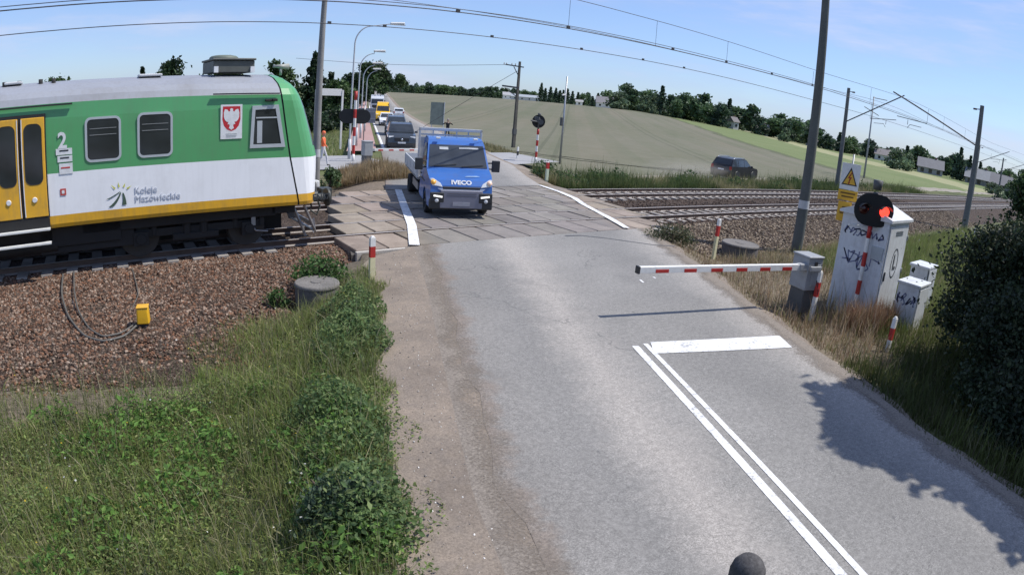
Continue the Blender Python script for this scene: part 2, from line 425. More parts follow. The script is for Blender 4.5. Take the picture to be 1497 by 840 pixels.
yf = np.concatenate([np.arange(22.12, 60, 1.), np.arange(60, 420, 6.)])
sheet('road', np.c_[xl(yf), yf], np.c_[xr(yf), yf], lambda x, y: rise(x, y)+.004, ASPH,
      'straight asphalt road running away beyond the crossing between meadow and field')
xs = np.arange(-60, 15.2, 1.)
def mk(name, c, var=.2, sc=2., g=30., gs=.35):
    m, t = newmat(name); p = pos(t)
    a = noise(t, sc, 6, .65, p); b = noise(t, g, 4, .75, p)
    base = ramp(t, a, [(.28, tuple(x*(1-var) for x in c)), (.72, tuple(x*(1+var) for x in c))])
    base = mixc(t, 1., base, ramp(t, b, [(.3, g3(1-gs)), (.5, g3(1.)), (.72, g3(1+gs))]), 'MULTIPLY')
    finish(t, base, .9, bump=b, bstr=.4, bdist=.01, spec=.2); MATS[name] = m; return m
GREYROAD = mk('grey_gravel_asphalt', (.3, .3, .305), .12, .6, 30, .25)
sheet('side_road', np.c_[xs, np.full_like(xs, 29.0)], np.c_[xs, np.full_like(xs, 35.3)], lambda x, y: np.maximum(hz(x, y), -.02)+.012, GREYROAD,
      'grey side road joining from the left behind the train', nx_=8)
xs2 = np.arange(22.4, 27.6, .4)
sheet('side_road', np.c_[xs2, 30.2+.35*(xs2-22.4)], np.c_[xs2, 36.5+.2*(xs2-22.4)], lambda x, y: np.maximum(hz(x, y), -.05)+.016, GREYROAD,
      'short grey side road opening to the right beyond the crossing', nx_=8)
# junction fillets joining the side roads to the main road
PINK = mk('red_paving', (.36, .235, .215), .1, 1.2, 12, .12)
yp = np.arange(37.5, 200, 2.)
sheet('pavement', np.c_[xl(yp)-2.4, yp], np.c_[xl(yp)-.35, yp], lambda x, y: rise(x, y)+.05, PINK,
      'reddish paved footway along the left side of the far road', 'pavement', 4)
m, t = newmat('trodden_dirt'); p = pos(t)
a = noise(t, .8, 6, .65, p); b = noise(t, 42, 4, .8, p); c_ = noise(t, 5, 5, .7, p)
base = ramp(t, a, [(.25, (.16, .133, .11)), (.5, (.23, .192, .157)), (.75, (.295, .24, .19))])
base = mixc(t, ramp(t, c_, [(.45, g3(0)), (.7, g3(.5))]), base, (.17, .148, .132))
base = mixc(t, 1., base, ramp(t, b, [(.28, g3(.6)), (.5, g3(1.)), (.7, g3(1.35)), (.8, g3(1.8))]), 'MULTIPLY')
finish(t, base, .95, bump=b, bstr=.6, bdist=.012, spec=.15); DIRT = m
sheet('dirt_shoulder', np.c_[xd(yn)-.25+edge_n(yn, 2)*2.5, yn], np.c_[xl(yn)+.12, yn], lambda x, y: -.005-.02*smooth(0, 1, (xl(y)-x)/1.5), DIRT,
      'bare trodden dirt strip along the left edge of the near road', 'path', 8)
sheet('dirt_shoulder', np.c_[xr(yn)-.1, yn], np.c_[xr(yn)+.45+edge_n(yn, 7)*2, yn], lambda x, y: -.012-.03*smooth(0, 1, (x-xr(y))/.6), DIRT,
      'narrow crumbling dirt edge along the right side of the near road', 'path', 5)
sheet('dirt_shoulder', np.c_[xr(yf)-.1, yf], np.c_[xr(yf)+1.0, yf], lambda x, y: hz(x, y)+.02, DIRT,
      'dusty edge along the right side of the far road', 'path', 4)
xs3 = np.arange(20, 190, 2.)
sheet('field_track', np.c_[xs3, 27.3+.3*np.sin(xs3*.2)], np.c_[xs3, 30.3+.5*np.sin(xs3*.13)], lambda x, y: hz(x, y)+.03, mk('dusty_track', (.27, .245, .2), .2, .5, 8, .3),
      'dusty pale track along the edge of the field beside the railway', 'track', 5)
# wheel ruts curving from the road into the field
for k, off in enumerate((0., 1.7)):
    c0 = np.array([(29.5+off*.6, 47.5+off*.4), (33.2+off, 41.8), (37+off*.8, 36.+off*.3), (42+off*.5, 32.3+off*.6), (50, 30.2+off)])
    tt = np.linspace(0, 4, 60); cx_ = np.interp(tt, range(5), c0[:, 0]); cy_ = np.interp(tt, range(5), c0[:, 1])
    sheet('wheel_rut', np.c_[cx_-.15, cy_-.15], np.c_[cx_+.2, cy_+.2], lambda x, y: hz(x, y)+.03, mk('rut_soil', (.11, .11, .075), .2, .5, 8, .3),
          'dark wheel rut curving over the field from the far road', 'wheel rut', 3)

# ------------------------------------------------------------------ crossing deck
m, t = newmat('deck_concrete'); p = pos(t)
a = noise(t, 1.1, 6, .65, p); b = noise(t, 55, 3, .8, p); sx = t.n('ShaderNodeSeparateXYZ'); t.l(p, sx.inputs[0])
base = ramp(t, a, [(.28, (.19, .155, .125)), (.55, (.275, .23, .19)), (.78, (.335, .28, .23))])
# driven middle is greyer
lat = math_(t, 'SUBTRACT', sx.outputs[0], math_(t, 'MULTIPLY', math_(t, 'SUBTRACT', sx.outputs[1], 13.5), .41))
mid = ramp(t, math_(t, 'DIVIDE', lat, 20.), [(.36, g3(0)), (.40, g3(.85)), (.71, g3(.85)), (.75, g3(0))])
base = mixc(t, mid, base, ramp(t, a, [(.3, (.165, .155, .148)), (.7, (.24, .222, .205))]))
base = mixc(t, 1., base, ramp(t, b, [(.3, g3(.75)), (.7, g3(1.25))]), 'MULTIPLY')
oi = t.n('ShaderNodeAttribute', attribute_name='Col').outputs['Color']
base = mixc(t, 1., base, oi, 'MULTIPLY')
st = noise(t, 2.1, 5, .7, p)
base = mixc(t, ramp(t, st, [(.58, g3(0)), (.72, g3(.55))]), base, (.1, .085, .075))
finish(t, base, .85, bump=b, bstr=.3, bdist=.006, spec=.25); DECK = m
ROWS = [(13.58, 15.10, 5.72, 16.95, -.03), (15.31, 16.54, 6.15, 17.6, 0.), (16.73, 18.1, 6.65, 17.95, .0), (18.16, 19.54, 7.15, 18.25, -.005), (19.74, 20.98, 7.75, 18.6, 0.), (21.17, 22.1, 8.55, 18.9, -.02)]
vs, fs_, cs = [], [], []
for k, (y0, y1, x0, x1, dz) in enumerate(ROWS):
    pw_ = .98 if k in (2, 3) else .86
    x = x0; j = 0
    while x < x1-.2:
        x2 = min(x+pw_, x1)
        zt = .006+dz*.3+random.uniform(-.008, .008); g = .042
        tl = [random.uniform(-.006, .006) for _ in range(4)]
        b0 = len(vs)
        tops = [(x+g, y0+.02, zt+tl[0]), (x2-g*.2, y0+.02, zt+tl[1]), (x2-g*.2, y1-.02, zt+tl[2]), (x+g, y1-.02, zt+tl[3])]
        ins = .015
        tin = [(tops[0][0]+ins, tops[0][1]+ins, tops[0][2]), (tops[1][0]-ins, tops[1][1]+ins, tops[1][2]), (tops[2][0]-ins, tops[2][1]-ins, tops[2][2]), (tops[3][0]+ins, tops[3][1]-ins, tops[3][2])]
        tops = [(a[0], a[1], a[2]-.015) for a in tops]
        vs += tin + tops + [(a[0], a[1], -.2) for a in tops]
        c = random.uniform(.82, 1.15); cs += [(c, c*random.uniform(.97, 1.02), c*random.uniform(.94, 1.02))]*12
        fs_.append([b0, b0+1, b0+2, b0+3])
        for i in range(4):
            n_ = (i+1) % 4
            fs_ += [[b0+4+i, b0+4+n_, b0+n_, b0+i], [b0+8+i, b0+8+n_, b0+4+n_, b0+4+i]]
        x = x2; j += 1
deck = mesh_np('crossing_deck', np.array(vs), np.array(fs_), np.array(cs), DECK)
tag(deck, 'level crossing deck of brown concrete slabs laid across two tracks', 'crossing deck', kind='structure')
mb = MB()
mb.slab([(5.6, 13.52, -.09), (17.0, 13.52, -.09), (19.0, 22.2, -.09), (8.5, 22.2, -.09)], (0, 0, -.3))
tag(mb.build('crossing_bed', mk('dark_rubble', (.1, .09, .08), .3, 3, 30, .4)), 'dark rubble bed below the crossing slabs', 'crossing bed', kind='structure')
# pale concrete edge beams at the near corners of the deck
mb = MB(); mb.box((6.45, 13.5, -.15), (1.5, .12, .26)); mb.box((16.5, 13.44, -.16), (1.1, .3, .26))
tag(mb.build('crossing_kerb', mk('pale_concrete', (.42, .39, .35), .12, 3, 40, .2), bevel=.015), 'pale concrete edge beam at the near rim of the crossing', 'kerb', kind='structure')
# road markings
m, t = newmat('road_paint'); p = pos(t)
nW = noise(t, 14, 5, .75, p); nX = noise(t, 2., 4, .6, p)
base = ramp(t, math_(t, 'ADD', math_(t, 'MULTIPLY', nW, .7), math_(t, 'MULTIPLY', nX, .35)), [(.38, (.24, .24, .24)), (.47, (.60, .60, .60)), (.62, (.8, .8, .79))])
finish(t, base, .7, bump=nW, bstr=.15, bdist=.004); PAINT = m
def mark(pl, wd, z, label):
    pl = np.array(pl, float); d = np.gradient(pl, axis=0); d /= np.linalg.norm(d, axis=1)[:, None]; n = np.c_[d[:, 1], -d[:, 0]]
    wd = np.broadcast_to(np.asarray(wd, float), (len(pl),))[:, None]
    return sheet('road_marking', pl-n*wd/2, pl+n*wd/2, z, PAINT, label, 'road marking', 3)
mark([(7.25, 13.5), (8.32, 15.7), (9.38, 18.22), (10.97, 21.94)], .26, .03, 'thick white edge line crossing the deck on the left of the truck')
mark([(14.74, 13.6), (15.4, 15.0), (15.9, 16.2), (16.45, 17.5), (17.15, 18.8), (17.65, 20.3), (18.05, 22.2)], [.2, .24, .2, .22, .26, .22, .16], .03, 'kinked white edge line crossing the deck on the right')
# grit drifting over both rims of the asphalt
m, t = newmat('drifted_grit'); p = pos(t); su = t.n('ShaderNodeSeparateXYZ'); t.l(t.n('ShaderNodeUVMap').outputs[0], su.inputs[0])
na, nb = noise(t, 1.6, 6, .7, p), noise(t, 26, 4, .8, p)
mk_ = math_(t, 'ADD', math_(t, 'ADD', su.outputs[0], math_(t, 'MULTIPLY', math_(t, 'SUBTRACT', na, .5), 1.3)), math_(t, 'MULTIPLY', math_(t, 'SUBTRACT', nb, .5), 1.1))
al = ramp(t, mk_, [(.25, g3(1)), (.75, g3(0))])
bc = ramp(t, noise(t, 30, 4, .8, p), [(.3, (.14, .121, .104)), (.5, (.228, .2, .172)), (.72, (.33, .288, .245))])
pb = t.n('ShaderNodeBsdfDiffuse'); t.l(bc, pb.inputs[0]); tp_ = t.n('ShaderNodeBsdfTransparent'); mx = t.n('ShaderNodeMixShader')
t.l(al, mx.inputs[0]); t.l(tp_.outputs[0], mx.inputs[1]); t.l(pb.outputs[0], mx.inputs[2]); t.l(mx.outputs[0], t.n('ShaderNodeOutputMaterial').inputs[0]); GRIT = m
sheet('road_grit', np.c_[xl(yn)-.6, yn], np.c_[xl(yn)+.5, yn], lambda x, y: np.where(x < xl(y)-.16, .0045-.022*smooth(0, 1, (xl(y)-.16-x)/.34), .0045), GRIT, 'brown grit drifting from the dirt strip over the left rim of the near road', 'grit', 21)
sheet('road_grit', np.c_[xr(yn)+.25, yn], np.c_[xr(yn)-.55, yn], .004, GRIT, 'pale grit along the right rim of the near road', 'grit', 4)
ya = np.arange(-6, 6.31, .4); ya[-1] = 6.3
mark(np.c_[.488*ya+4.305, ya], .12, .006, 'left solid line of the white double centre line')
mark(np.c_[.487*ya+4.55, ya], .085, .006, 'right solid line of the white double centre line')
sheet('road_marking', [(7.42, 5.92), (7.74, 6.3)], [(9.96, 4.85), (10.3, 5.33)], .009, PAINT, 'broad white stop bar beside the near double line', 'road marking', 6)
sheet('road_marking', [(13.2, 27.2), (13.28, 27.6)], [(17.0, 26.2), (17.1, 26.6)], .01, PAINT, 'thin white stop bar beyond the crossing behind the truck', 'road marking', 6)
yb = np.arange(38, 140, 4.)
mark(np.c_[xl(yb)+.2, yb], .18, lambda x, y: rise(x, y)+.02, 'white edge line along the left of the far road')
mark([(10.42, 8.92), (10.52, 9.12)], .05, .006, 'short white paint fleck on the lane in front of the lowered barrier')
mark([(10.97, 9.05), (11.03, 9.17)], .05, .006, 'second white paint fleck on the lane nearer the verge')
# dark line curving over the road just before the deck
seam = np.array([(11.9, 13.28), (12.4, 13.2), (12.9, 12.75), (13.4, 12.1), (13.85, 11.55), (14.4, 11.3)])
sheet('road_marking', seam-[[0, .05]]*6, seam+[[0, .05]]*6, .005, M('blackish', (.055, .055, .058), .6), 'dark line curving over the road before the deck', 'tar seam', 3)

# ------------------------------------------------------------------ ballast and track
m, t = newmat('ballast_bed'); p = pos(t)
vo = t.n('ShaderNodeTexVoronoi'); vo.inputs['Scale'].default_value = 22; t.l(p, vo.inputs['Vector'])
sepc = t.n('ShaderNodeSeparateColor'); t.l(vo.outputs['Color'], sepc.inputs[0])
base = ramp(t, sepc.outputs[0], [(.0, (.04, .027, .02)), (.5, (.095, .066, .05)), (.85, (.14, .103, .08)), (1., (.24, .2, .165))])
base = mixc(t, ramp(t, noise(t, .7, 4, .6, p), [(.35, g3(0)), (.7, g3(.6))]), base, (.12, .085, .065))
vd = ramp(t, vo.outputs['Distance'], [(.0, g3(1)), (.6, g3(0))])
base = mixc(t, 1., base, ramp(t, vo.outputs['Distance'], [(.2, g3(1.1)), (.65, g3(.35))]), 'MULTIPLY')
finish(t, base, .9, bump=vd, bstr=1., bdist=.03, spec=.2); BALM = m
BP_Y = [8.4, 9.6, 11.2, 12.8, 14.2, 15.2, 16.6, 17.4, 18.2, 18.9, 19.6, 21.1, 22.1, 23.6, 24.6]
BP_Zl = [-.72, -.56, -.46, -.34, -.19, -.17, -.17, -.22, -.26, -.22, -.17, -.17, -.22, -.52, -.75]
BP_Zr = [-.9, -.8, -.62, -.46, -.2, -.17, -.17, -.22, -.26, -.22, -.17, -.17, -.22, -.5, -.75]
def bz(x, y): return np.where(np.asarray(x) < 12, np.interp(y, BP_Y, BP_Zl), np.interp(y, BP_Y, BP_Zr))
def ballast(x0, x1, lab):
    xs = np.concatenate([np.arange(x0, min(x1, 60), .35), np.arange(60, x1, 4.)]) if x1 > 60 else np.arange(x0, x1+.01, .35)
    ys = np.arange(8.4, 24.61, .3)
    Xg, Yg = np.meshgrid(xs, ys); Zg = bz(Xg, Yg) + RNG.normal(0, .012, Xg.shape)
    n, k = Xg.shape; id_ = np.arange(n*k).reshape(n, k)
    Fq = np.stack([id_[:-1, :-1], id_[:-1, 1:], id_[1:, 1:], id_[1:, :-1]], -1).reshape(-1, 4)
    if x0 < 0:   # end slanting along the edge of the deck
        Xg = Xg + np.clip((Xg-2)/3.6, 0, 1)*np.interp(Yg, [8.4, 12, 13.5, 22], [-1.2, -.4, 0, 2.8])
    else:
        Xg = Xg + np.clip(1-(Xg-x0)/5, 0, 1)*np.interp(Yg, [8.4, 13.5, 22], [-1., 0, 1.9])
    o = mesh_np('ballast_bed', np.stack([Xg, Yg, Zg], -1).reshape(-1, 3), Fq, None, BALM, smooth=True)
    tag(o, lab, 'ballast', kind='structure')
ballast(-46, 5.7, 'brown stone ballast bed under the train on the left of the crossing')
ballast(16.95, 420, 'brown stone ballast bed of both tracks on the right of the crossing')
def stones(pts, smin, smax, cols, lab, mat):
    """loose angular stones, one object nobody could count"""
    bm = bmesh.new(); bmesh.ops.create_icosphere(bm, subdivisions=1, radius=1.)
    bm.verts.ensure_lookup_table(); bv = np.array([v.co for v in bm.verts]); bf = np.array([[v.index for v in f.verts] for f in bm.faces]); bm.free()
    n = len(pts); nv_ = len(bv)
    sc = RNG.uniform(smin, smax, (n, 1, 1))*RNG.uniform(.6, 1.2, (n, 1, 3)); jit = RNG.uniform(.72, 1.2, (n, nv_, 1))
    q = RNG.normal(size=(n, 4)); q /= np.linalg.norm(q, axis=1)[:, None]; w_, x_, y_, z_ = q.T
    Rm = np.stack([1-2*(y_*y_+z_*z_), 2*(x_*y_-z_*w_), 2*(x_*z_+y_*w_), 2*(x_*y_+z_*w_), 1-2*(x_*x_+z_*z_), 2*(y_*z_-x_*w_), 2*(x_*z_-y_*w_), 2*(y_*z_+x_*w_), 1-2*(x_*x_+y_*y_)], -1).reshape(n, 3, 3)
    V = np.einsum('nij,nvj->nvi', Rm, bv[None]*sc*jit) + pts[:, None]
    F3 = (bf[None]+(np.arange(n)*nv_)[:, None, None]).reshape(-1, 3)
    c = np.array(cols)[RNG.integers(0, len(cols), n)]*RNG.uniform(.7, 1.3, (n, 1))
    o = mesh_np('gravel', V.reshape(-1, 3), None, np.repeat(c, nv_, 0), mat, tri=F3)
    return tag(o, lab, 'gravel', kind='stuff')
STM = attr_mat('stone', .85, 0, 30, .8, 1.2)
n = 30000
x = RNG.uniform(-4, 6.9, n); y = 9.0+RNG.power(1.6, n)*6.0
lim = np.where(y < 13.5, np.minimum(5.75+0*y, xd(y)-1.2+.55*(y-9)), 5.75+.33*(y-13.5))
k = x < lim; k &= (y > 9.3+.4*np.sin(x*1.7)+RNG.normal(0, .35, n)); x, y = x[k], y[k]
stones(np.c_[x, y, bz(x, y)+.005], .018, .042, [(.14, .078, .05), (.095, .055, .038), (.175, .105, .07), (.19, .135, .1), (.065, .038, .026), (.17, .085, .05), (.28, .21, .16), (.12, .085, .065)], 'reddish brown stone ballast sloping down from the train to the grass', STM)
n = 26000
x = 16.6+RNG.power(.8, n)*38; y = RNG.uniform(10.9, 22.3, n); u = RNG.random(n)
near = u < .5; y = np.where(near, RNG.uniform(11.0, 15.1, n), y)
k = x > 16.9+.3*(y-13.5)
x, y = x[k], y[k]
pale_ = y < 14.4
cols = [(.19, .145, .10), (.14, .105, .072), (.25, .195, .14), (.085, .062, .045), (.32, .26, .195)]
stones(np.c_[x, y, bz(x, y)+.01][pale_], .025, .06, cols, 'pale beige ballast stones on the near shoulder right of the crossing', STM)
stones(np.c_[x, y, bz(x, y)+.01][~pale_], .025, .055, [(.075, .048, .036), (.05, .034, .027), (.095, .065, .05), (.12, .09, .072)], 'dark brown ballast stones between the rails right of the crossing', STM)
# ties and rails
RAILM, t = newmat('rail_steel'); sx = t.n('ShaderNodeSeparateXYZ'); t.l(pos(t), sx.inputs[0])
base = ramp(t, sx.outputs[2], [(.0, (.1, .062, .045)), (.002, (.32, .3, .29))])
nrm = t.n('ShaderNodeNewGeometry'); s2 = t.n('ShaderNodeSeparateXYZ'); t.l(nrm.outputs['Normal'], s2.inputs[0])
topf = math_(t, 'GREATER_THAN', s2.outputs[2], .8)
base = mixc(t, topf, ramp(t, noise(t, 3, 4, .6, pos(t)), [(.3, (.075, .05, .04)), (.7, (.13, .085, .065))]), (.36, .33, .31))
finish(t, base, .45, .3)
SLP = mk('sleeper_concrete', (.3, .275, .25), .2, 3, 40, .25)
def track(yc, lab, vis0):
    tr_ = thing('railway_track', lab, 'railway track', (0, yc, 0))
    for s in (-1, 1):
        prof = [(-.075, -.172), (.075, -.172), (.07, -.155), (.012, -.13), (.01, -.045), (.036, -.035), (.036, -.004), (.03, 0.), (-.03, 0.), (-.036, -.004), (-.036, -.035), (-.01, -.045), (-.012, -.13), (-.07, -.155)]
        mb = MB(); X0, X1 = -45., 420.
        pr = [(X0, s*.7175+a, b) for a, b in prof]; pr2 = [(X1, s*.7175+a, b) for a, b in prof]; n_ = len(prof)
        mb.add(pr+pr2, [(i, (i+1) % n_, n_+(i+1) % n_, n_+i) for i in range(n_)]+[tuple(range(n_)), tuple(range(n_, 2*n_))])
        mb.build('rail', RAILM, tr_)
    mb0 = MB(); mb0.box((0, 0, -.21), (.26, 2.5, .14)); mb0.box((0, 0, -.145), (.2, 2.4, .03), taper=.8)
    for s in (-1, 1):
        for q in (-.12, .12): mb0.box((0, s*.7175+q, -.125), (.1, .06, .05), mi=1)
    base_o = mb0.build('sleeper', [SLP, M('rust_clip', (.12, .07, .05), .8)], tr_); base_o.location.x = vis0
    for i in range(1, 70):
        c = base_o.copy(); col.objects.link(c); c.parent = tr_; c.location.x = vis0+.6*i
    mb = MB()
    for i in list(range(70, 330)): mb.box((vis0+.6*i, 0, -.2), (.26, 2.5, .15))
    for i in range(-85, -1):
        X = (4.6 if yc < 18 else 6.)+.6*i+.6
        mb.box((X, 0, -.2), (.26, 2.5, .15))
    rest = mb.build('sleepers', SLP, tr_); rest['kind'] = 'stuff'
track(15.915, 'nearer railway track, the one the train runs on', 17.9)
track(20.35, 'farther railway track passing behind the train and beside the field', 19.2)
# ------------------------------------------------------------------ the train
GRN = M('train_green', (.085, .33, .125), .38, .05, .6, dirt=.15, coat=.25, streak=.16)
WHT = M('train_white', (.84, .85, .87), .35, .03, .6, dirt=.10, coat=.25, streak=.07)
YEL = M('train_yellow', (.78, .42, .03), .4, .06, .8, dirt=.3, coat=.2, streak=.25)
GRY = M('roof_grey', (.27, .285, .32), .5, .08, .5, dirt=.3, streak=.2)
BLK = M('black_rubber', (.018, .018, .02), .6)
UND = M('underframe_grime', (.016, .0155, .0155), .8, .3, 2, bump=.3)
STL = M('worn_steel', (.32, .32, .33), .4, .15, 4, metal=.6)
ALU = M('window_aluminium', (.5, .53, .55), .35, .06, 4, metal=.3)
GLS = glass('dark_glass', (.016, .019, .022), .08)
WHP = M('white_paint', (.72, .73, .74), .5, .05, 4, dirt=.25)
train = thing('passenger_train', 'green, white and yellow electric train passing the crossing from the left', 'train', (4.5, 15.915, 0), R(1.3))
train.rotation_euler = (0, R(-.5), R(1.3))
X0 = -18.0
PROF = [(1.40, .98), (1.43, 1.06), (1.44, 1.24), (1.44, 1.7), (1.44, 2.12), (1.435, 2.7), (1.425, 3.25), (1.40, 3.56), (1.33, 3.70), (1.18, 3.82), (.85, 3.95), (.45, 4.02), (0., 4.045)]
def seam_x(z): return lerp(z, [1., 1.17, 2.17, 3.59, 4.04], [4.6, 4.57, 4.36, 4.13, 4.07]) - 4.5
def front_x(z): return lerp(z, [.98, 1.1, 1.5, 2.1, 2.3, 2.74, 3.22, 3.5, 3.72, 3.9, 4.045], [5.18, 5.2, 5.24, 5.26, 5.21, 5.08, 4.92, 4.79, 4.66, 4.48, 4.27]) - 4.5
def row_mat(z): return 2 if z < 1.24 else (1 if z < 2.1 else (0 if z < 3.55 else 3))
mb = MB()
full = [(-h, z) for h, z in PROF] + [(h, z) for h, z in reversed(PROF[:-1])]
n = len(full)
for (h, z), (h2, z2) in zip(full[:-1], full[1:]):
    mi = row_mat(min(z, z2))
    mb.add([(X0, h, z), (seam_x(z)-.02, h, z), (seam_x(z2)-.02, h2, z2), (X0, h2, z2)], [(0, 1, 2, 3)], mi, z > 3.5 or z2 > 3.5)
mb.add([(X0, h, z) for h, z in full], [tuple(range(n))], 0)
mb.add([(X0, -1.4, .98), (seam_x(1)-.02, -1.4, .98), (seam_x(1)-.02, 1.4, .98), (X0, 1.4, .98)], [(0, 1, 2, 3)], 2)
mb.build('body_shell', [GRN, WHT, YEL, GRY], train, normals=False)
# dark joint between car body and cab front
mb = MB()
for (h, z), (h2, z2) in zip(full[:-1], full[1:]):
    k = .985
    mb.add([(seam_x(z)-.03, h*k, z*.997), (seam_x(z)+.03, h*k, z*.997), (seam_x(z2)+.03, h2*k, z2*.997), (seam_x(z2)-.03, h2*k, z2*.997)], [(0, 1, 2, 3)])
mb.build('cab_joint', BLK, train, normals=False)
# cab front: every row sweeps round from side to side
rows = PROF[:4] + [(1.44, 2.1), (1.44, 2.35)] + PROF[5:7] + [(1.42, 3.42)] + PROF[7:]
ang = np.linspace(-math.pi/2, math.pi/2, 25)
mb = MB(); grid = []
for h, z in rows:
    s0, f0 = seam_x(z)+.02, front_x(z)
    grid.append([(s0+(f0-s0)*abs(math.cos(a))**(2/4.), h*math.copysign(abs(math.sin(a))**(2/4.), math.sin(a))*(1-.10*abs(math.cos(a))**1.0), z) for a in ang])
for i in range(len(rows)-1):
    z = rows[i][1]
    for j in range(24):
        mi = 2 if z < 1.24 else (1 if z < 2.1 else 0)
        if 2.34 < z < 3.4 and 5 <= j <= 18: mi = 4
        mb.add([grid[i][j], grid[i][j+1], grid[i+1][j+1], grid[i+1][j]], [(0, 1, 2, 3)], mi, True)
mb.add(grid[0], [tuple(range(25))], 2)
mb.build('cab_front', [GRN, WHT, YEL, GRY, GLS], train, normals=False)
def train_pt(x): return x-4.5
SIDE = -1.445
def rrect(x0, x1, z0, z1, r, y, n=5):
    pts = []
    for cx_, cz_, a0 in ((x1-r, z0+r, -90), (x1-r, z1-r, 0), (x0+r, z1-r, 90), (x0+r, z0+r, 180)):
        for k in range(n+1):
            a = R(a0+90*k/n); pts.append((cx_+r*math.cos(a), y, cz_+r*math.sin(a)))
    return pts
def window(x0, x1, z0, z1, r=.13, name='window'):
    x0 -= 4.5; x1 -= 4.5
    mb = MB(); o = rrect(x0, x1, z0, z1, r, SIDE-.012); i = rrect(x0+.05, x1-.05, z0+.05, z1-.05, r-.04, SIDE-.012); n = len(o)
    ob = [(a, SIDE+.03, c) for a, b, c in o]; ib = [(a, SIDE+.012, c) for a, b, c in i]
    mb.add(o+i+ob+ib, [(k, (k+1) % n, n+(k+1) % n, n+k) for k in range(n)] + [(k, (k+1) % n, 2*n+(k+1) % n, 2*n+k) for k in range(n)] + [(n+k, n+(k+1) % n, 3*n+(k+1) % n, 3*n+k) for k in range(n)])
    f = mb.build(name, ALU, train)
    MB().poly(rrect(x0+.04, x1-.04, z0+.04, z1-.04, r-.03, SIDE-.004)).build('pane', GLS, f)
    mb = MB(); h = z1-z0
    for q in (.60, .74): MB().box(((x0+x1)/2, SIDE-.008, z0+h*q), ((x1-x0)*.74, .008, .012)).build('window_bar', M('bar_grey', (.25, .26, .26), .5), f)
window(-.33, .47, 2.28, 3.22); window(.83, 1.62, 2.29, 3.25)
for q in (-3.9, -5.1, -6.3, -7.5): window(q-.4, q+.4, 2.28, 3.22)
# cab side window, slanting front edge
mb = MB(); P4 = [(3.39, 2.36), (4.24, 2.36), (4.06, 3.33), (3.44, 3.31)]; I4 = [(3.47, 2.44), (4.14, 2.44), (3.99, 3.24), (3.51, 3.22)]
P4 = [(a-4.5, b) for a, b in P4]; I4 = [(a-4.5, b) for a, b in I4]
mb.add([(a, SIDE-.02, b) for a, b in P4]+[(a, SIDE-.02, b) for a, b in I4]+[(a, SIDE+.03, b) for a, b in P4]+[(a, SIDE+.01, b) for a, b in I4],
       [(k, (k+1) % 4, 4+(k+1) % 4, 4+k) for k in range(4)]+[(k, (k+1) % 4, 8+(k+1) % 4, 8+k) for k in range(4)]+[(4+k, 4+(k+1) % 4, 12+(k+1) % 4, 12+k) for k in range(4)])
f = mb.build('cab_window', ALU, train)
MB().poly([(a, SIDE-.005, b) for a, b in I4]).build('pane', GLS, f)
mb = MB(); mb.box((3.78-4.5, SIDE-.012, 3.04), (.5, .01, .03)); mb.box((3.62-4.5, SIDE-.008, 2.72), (.12, .006, .5)); mb.build('window_bar', ALU, f)
mb = MB(); mb.box((3.95-4.5, SIDE-.05, 3.44), (.12, .1, .06)); mb.box((3.83-4.5, SIDE-.03, 3.43), (.2, .06, .05)); mb.build('side_lamp', UND, train, bevel=.01)
# rain gutters
mb = MB(); mb.box((3.3-4.5, SIDE-.02, 3.585), (1.55, .05, .03)); mb.build('rain_gutter', BLK, train)
mb = MB(); mb.box((-3.4-4.5, SIDE-.025, 3.53), (5.6, .05, .035)); mb.build('rain_gutter', BLK, train)
# yellow double-leaf door in a dark recess
mb = MB(); mb.box((-1.94-4.5, SIDE+.0, 2.3), (1.5, .02, 2.14)); mb.build('door_recess', BLK, train)
mb = MB(); mb.box((-1.98-4.5, SIDE-.0, 1.10), (1.56, .06, .3)); mb.build('door_step_recess', UND, train)
for x0, x1 in ((-1.74, -1.22), (-2.33, -1.81)):
    cxx = (x0+x1)/2-4.5; hw = (x1-x0)/2
    mb = MB(); mb.box((cxx, SIDE-.02, 2.28), (x1-x0, .05, 2.04)); d = mb.build('door', YEL, train, bevel=.012)
    o = rrect(cxx-hw+.08, cxx+hw-.08, 1.95, 3.16, .12, SIDE-.05); mb = MB(); mb.poly(o); mb.build('pane', GLS, d)
    n_ = len(o); i = rrect(cxx-hw+.06, cxx+hw-.06, 1.93, 3.18, .14, SIDE-.052)
    mb = MB(); mb.add(o+i, [(k, (k+1) % n_, n_+(k+1) % n_, n_+k) for k in range(n_)]); mb.build('pane_seal', BLK, d)
    mb = MB(); mb.lathe((0, 0, 0), [(.05, -.01), (.06, 0), (.05, .012)], 14); g = mb.build('handle', WHP, d); g.location = (cxx-.02, SIDE-.055, 1.62); g.rotation_euler = (R(90), 0, 0)
    MB().box((x1-4.5-.015 if x0 < -2 else x0-4.5+.012, SIDE-.047, 2.28), (.02, .012, 2.0)).build('edge_strip', WHP, d)
mb = MB(); mb.box((-1.95-4.5, SIDE-.1, 1.0), (1.5, .16, .035)); mb.box((-1.95-4.5, SIDE-.16, .72), (1.5, .16, .035)); mb.build('door_step', M('step_white', (.62, .63, .62), .5), train)
for z, y in ((.86, -.04), (.86, -.14)):
    pass
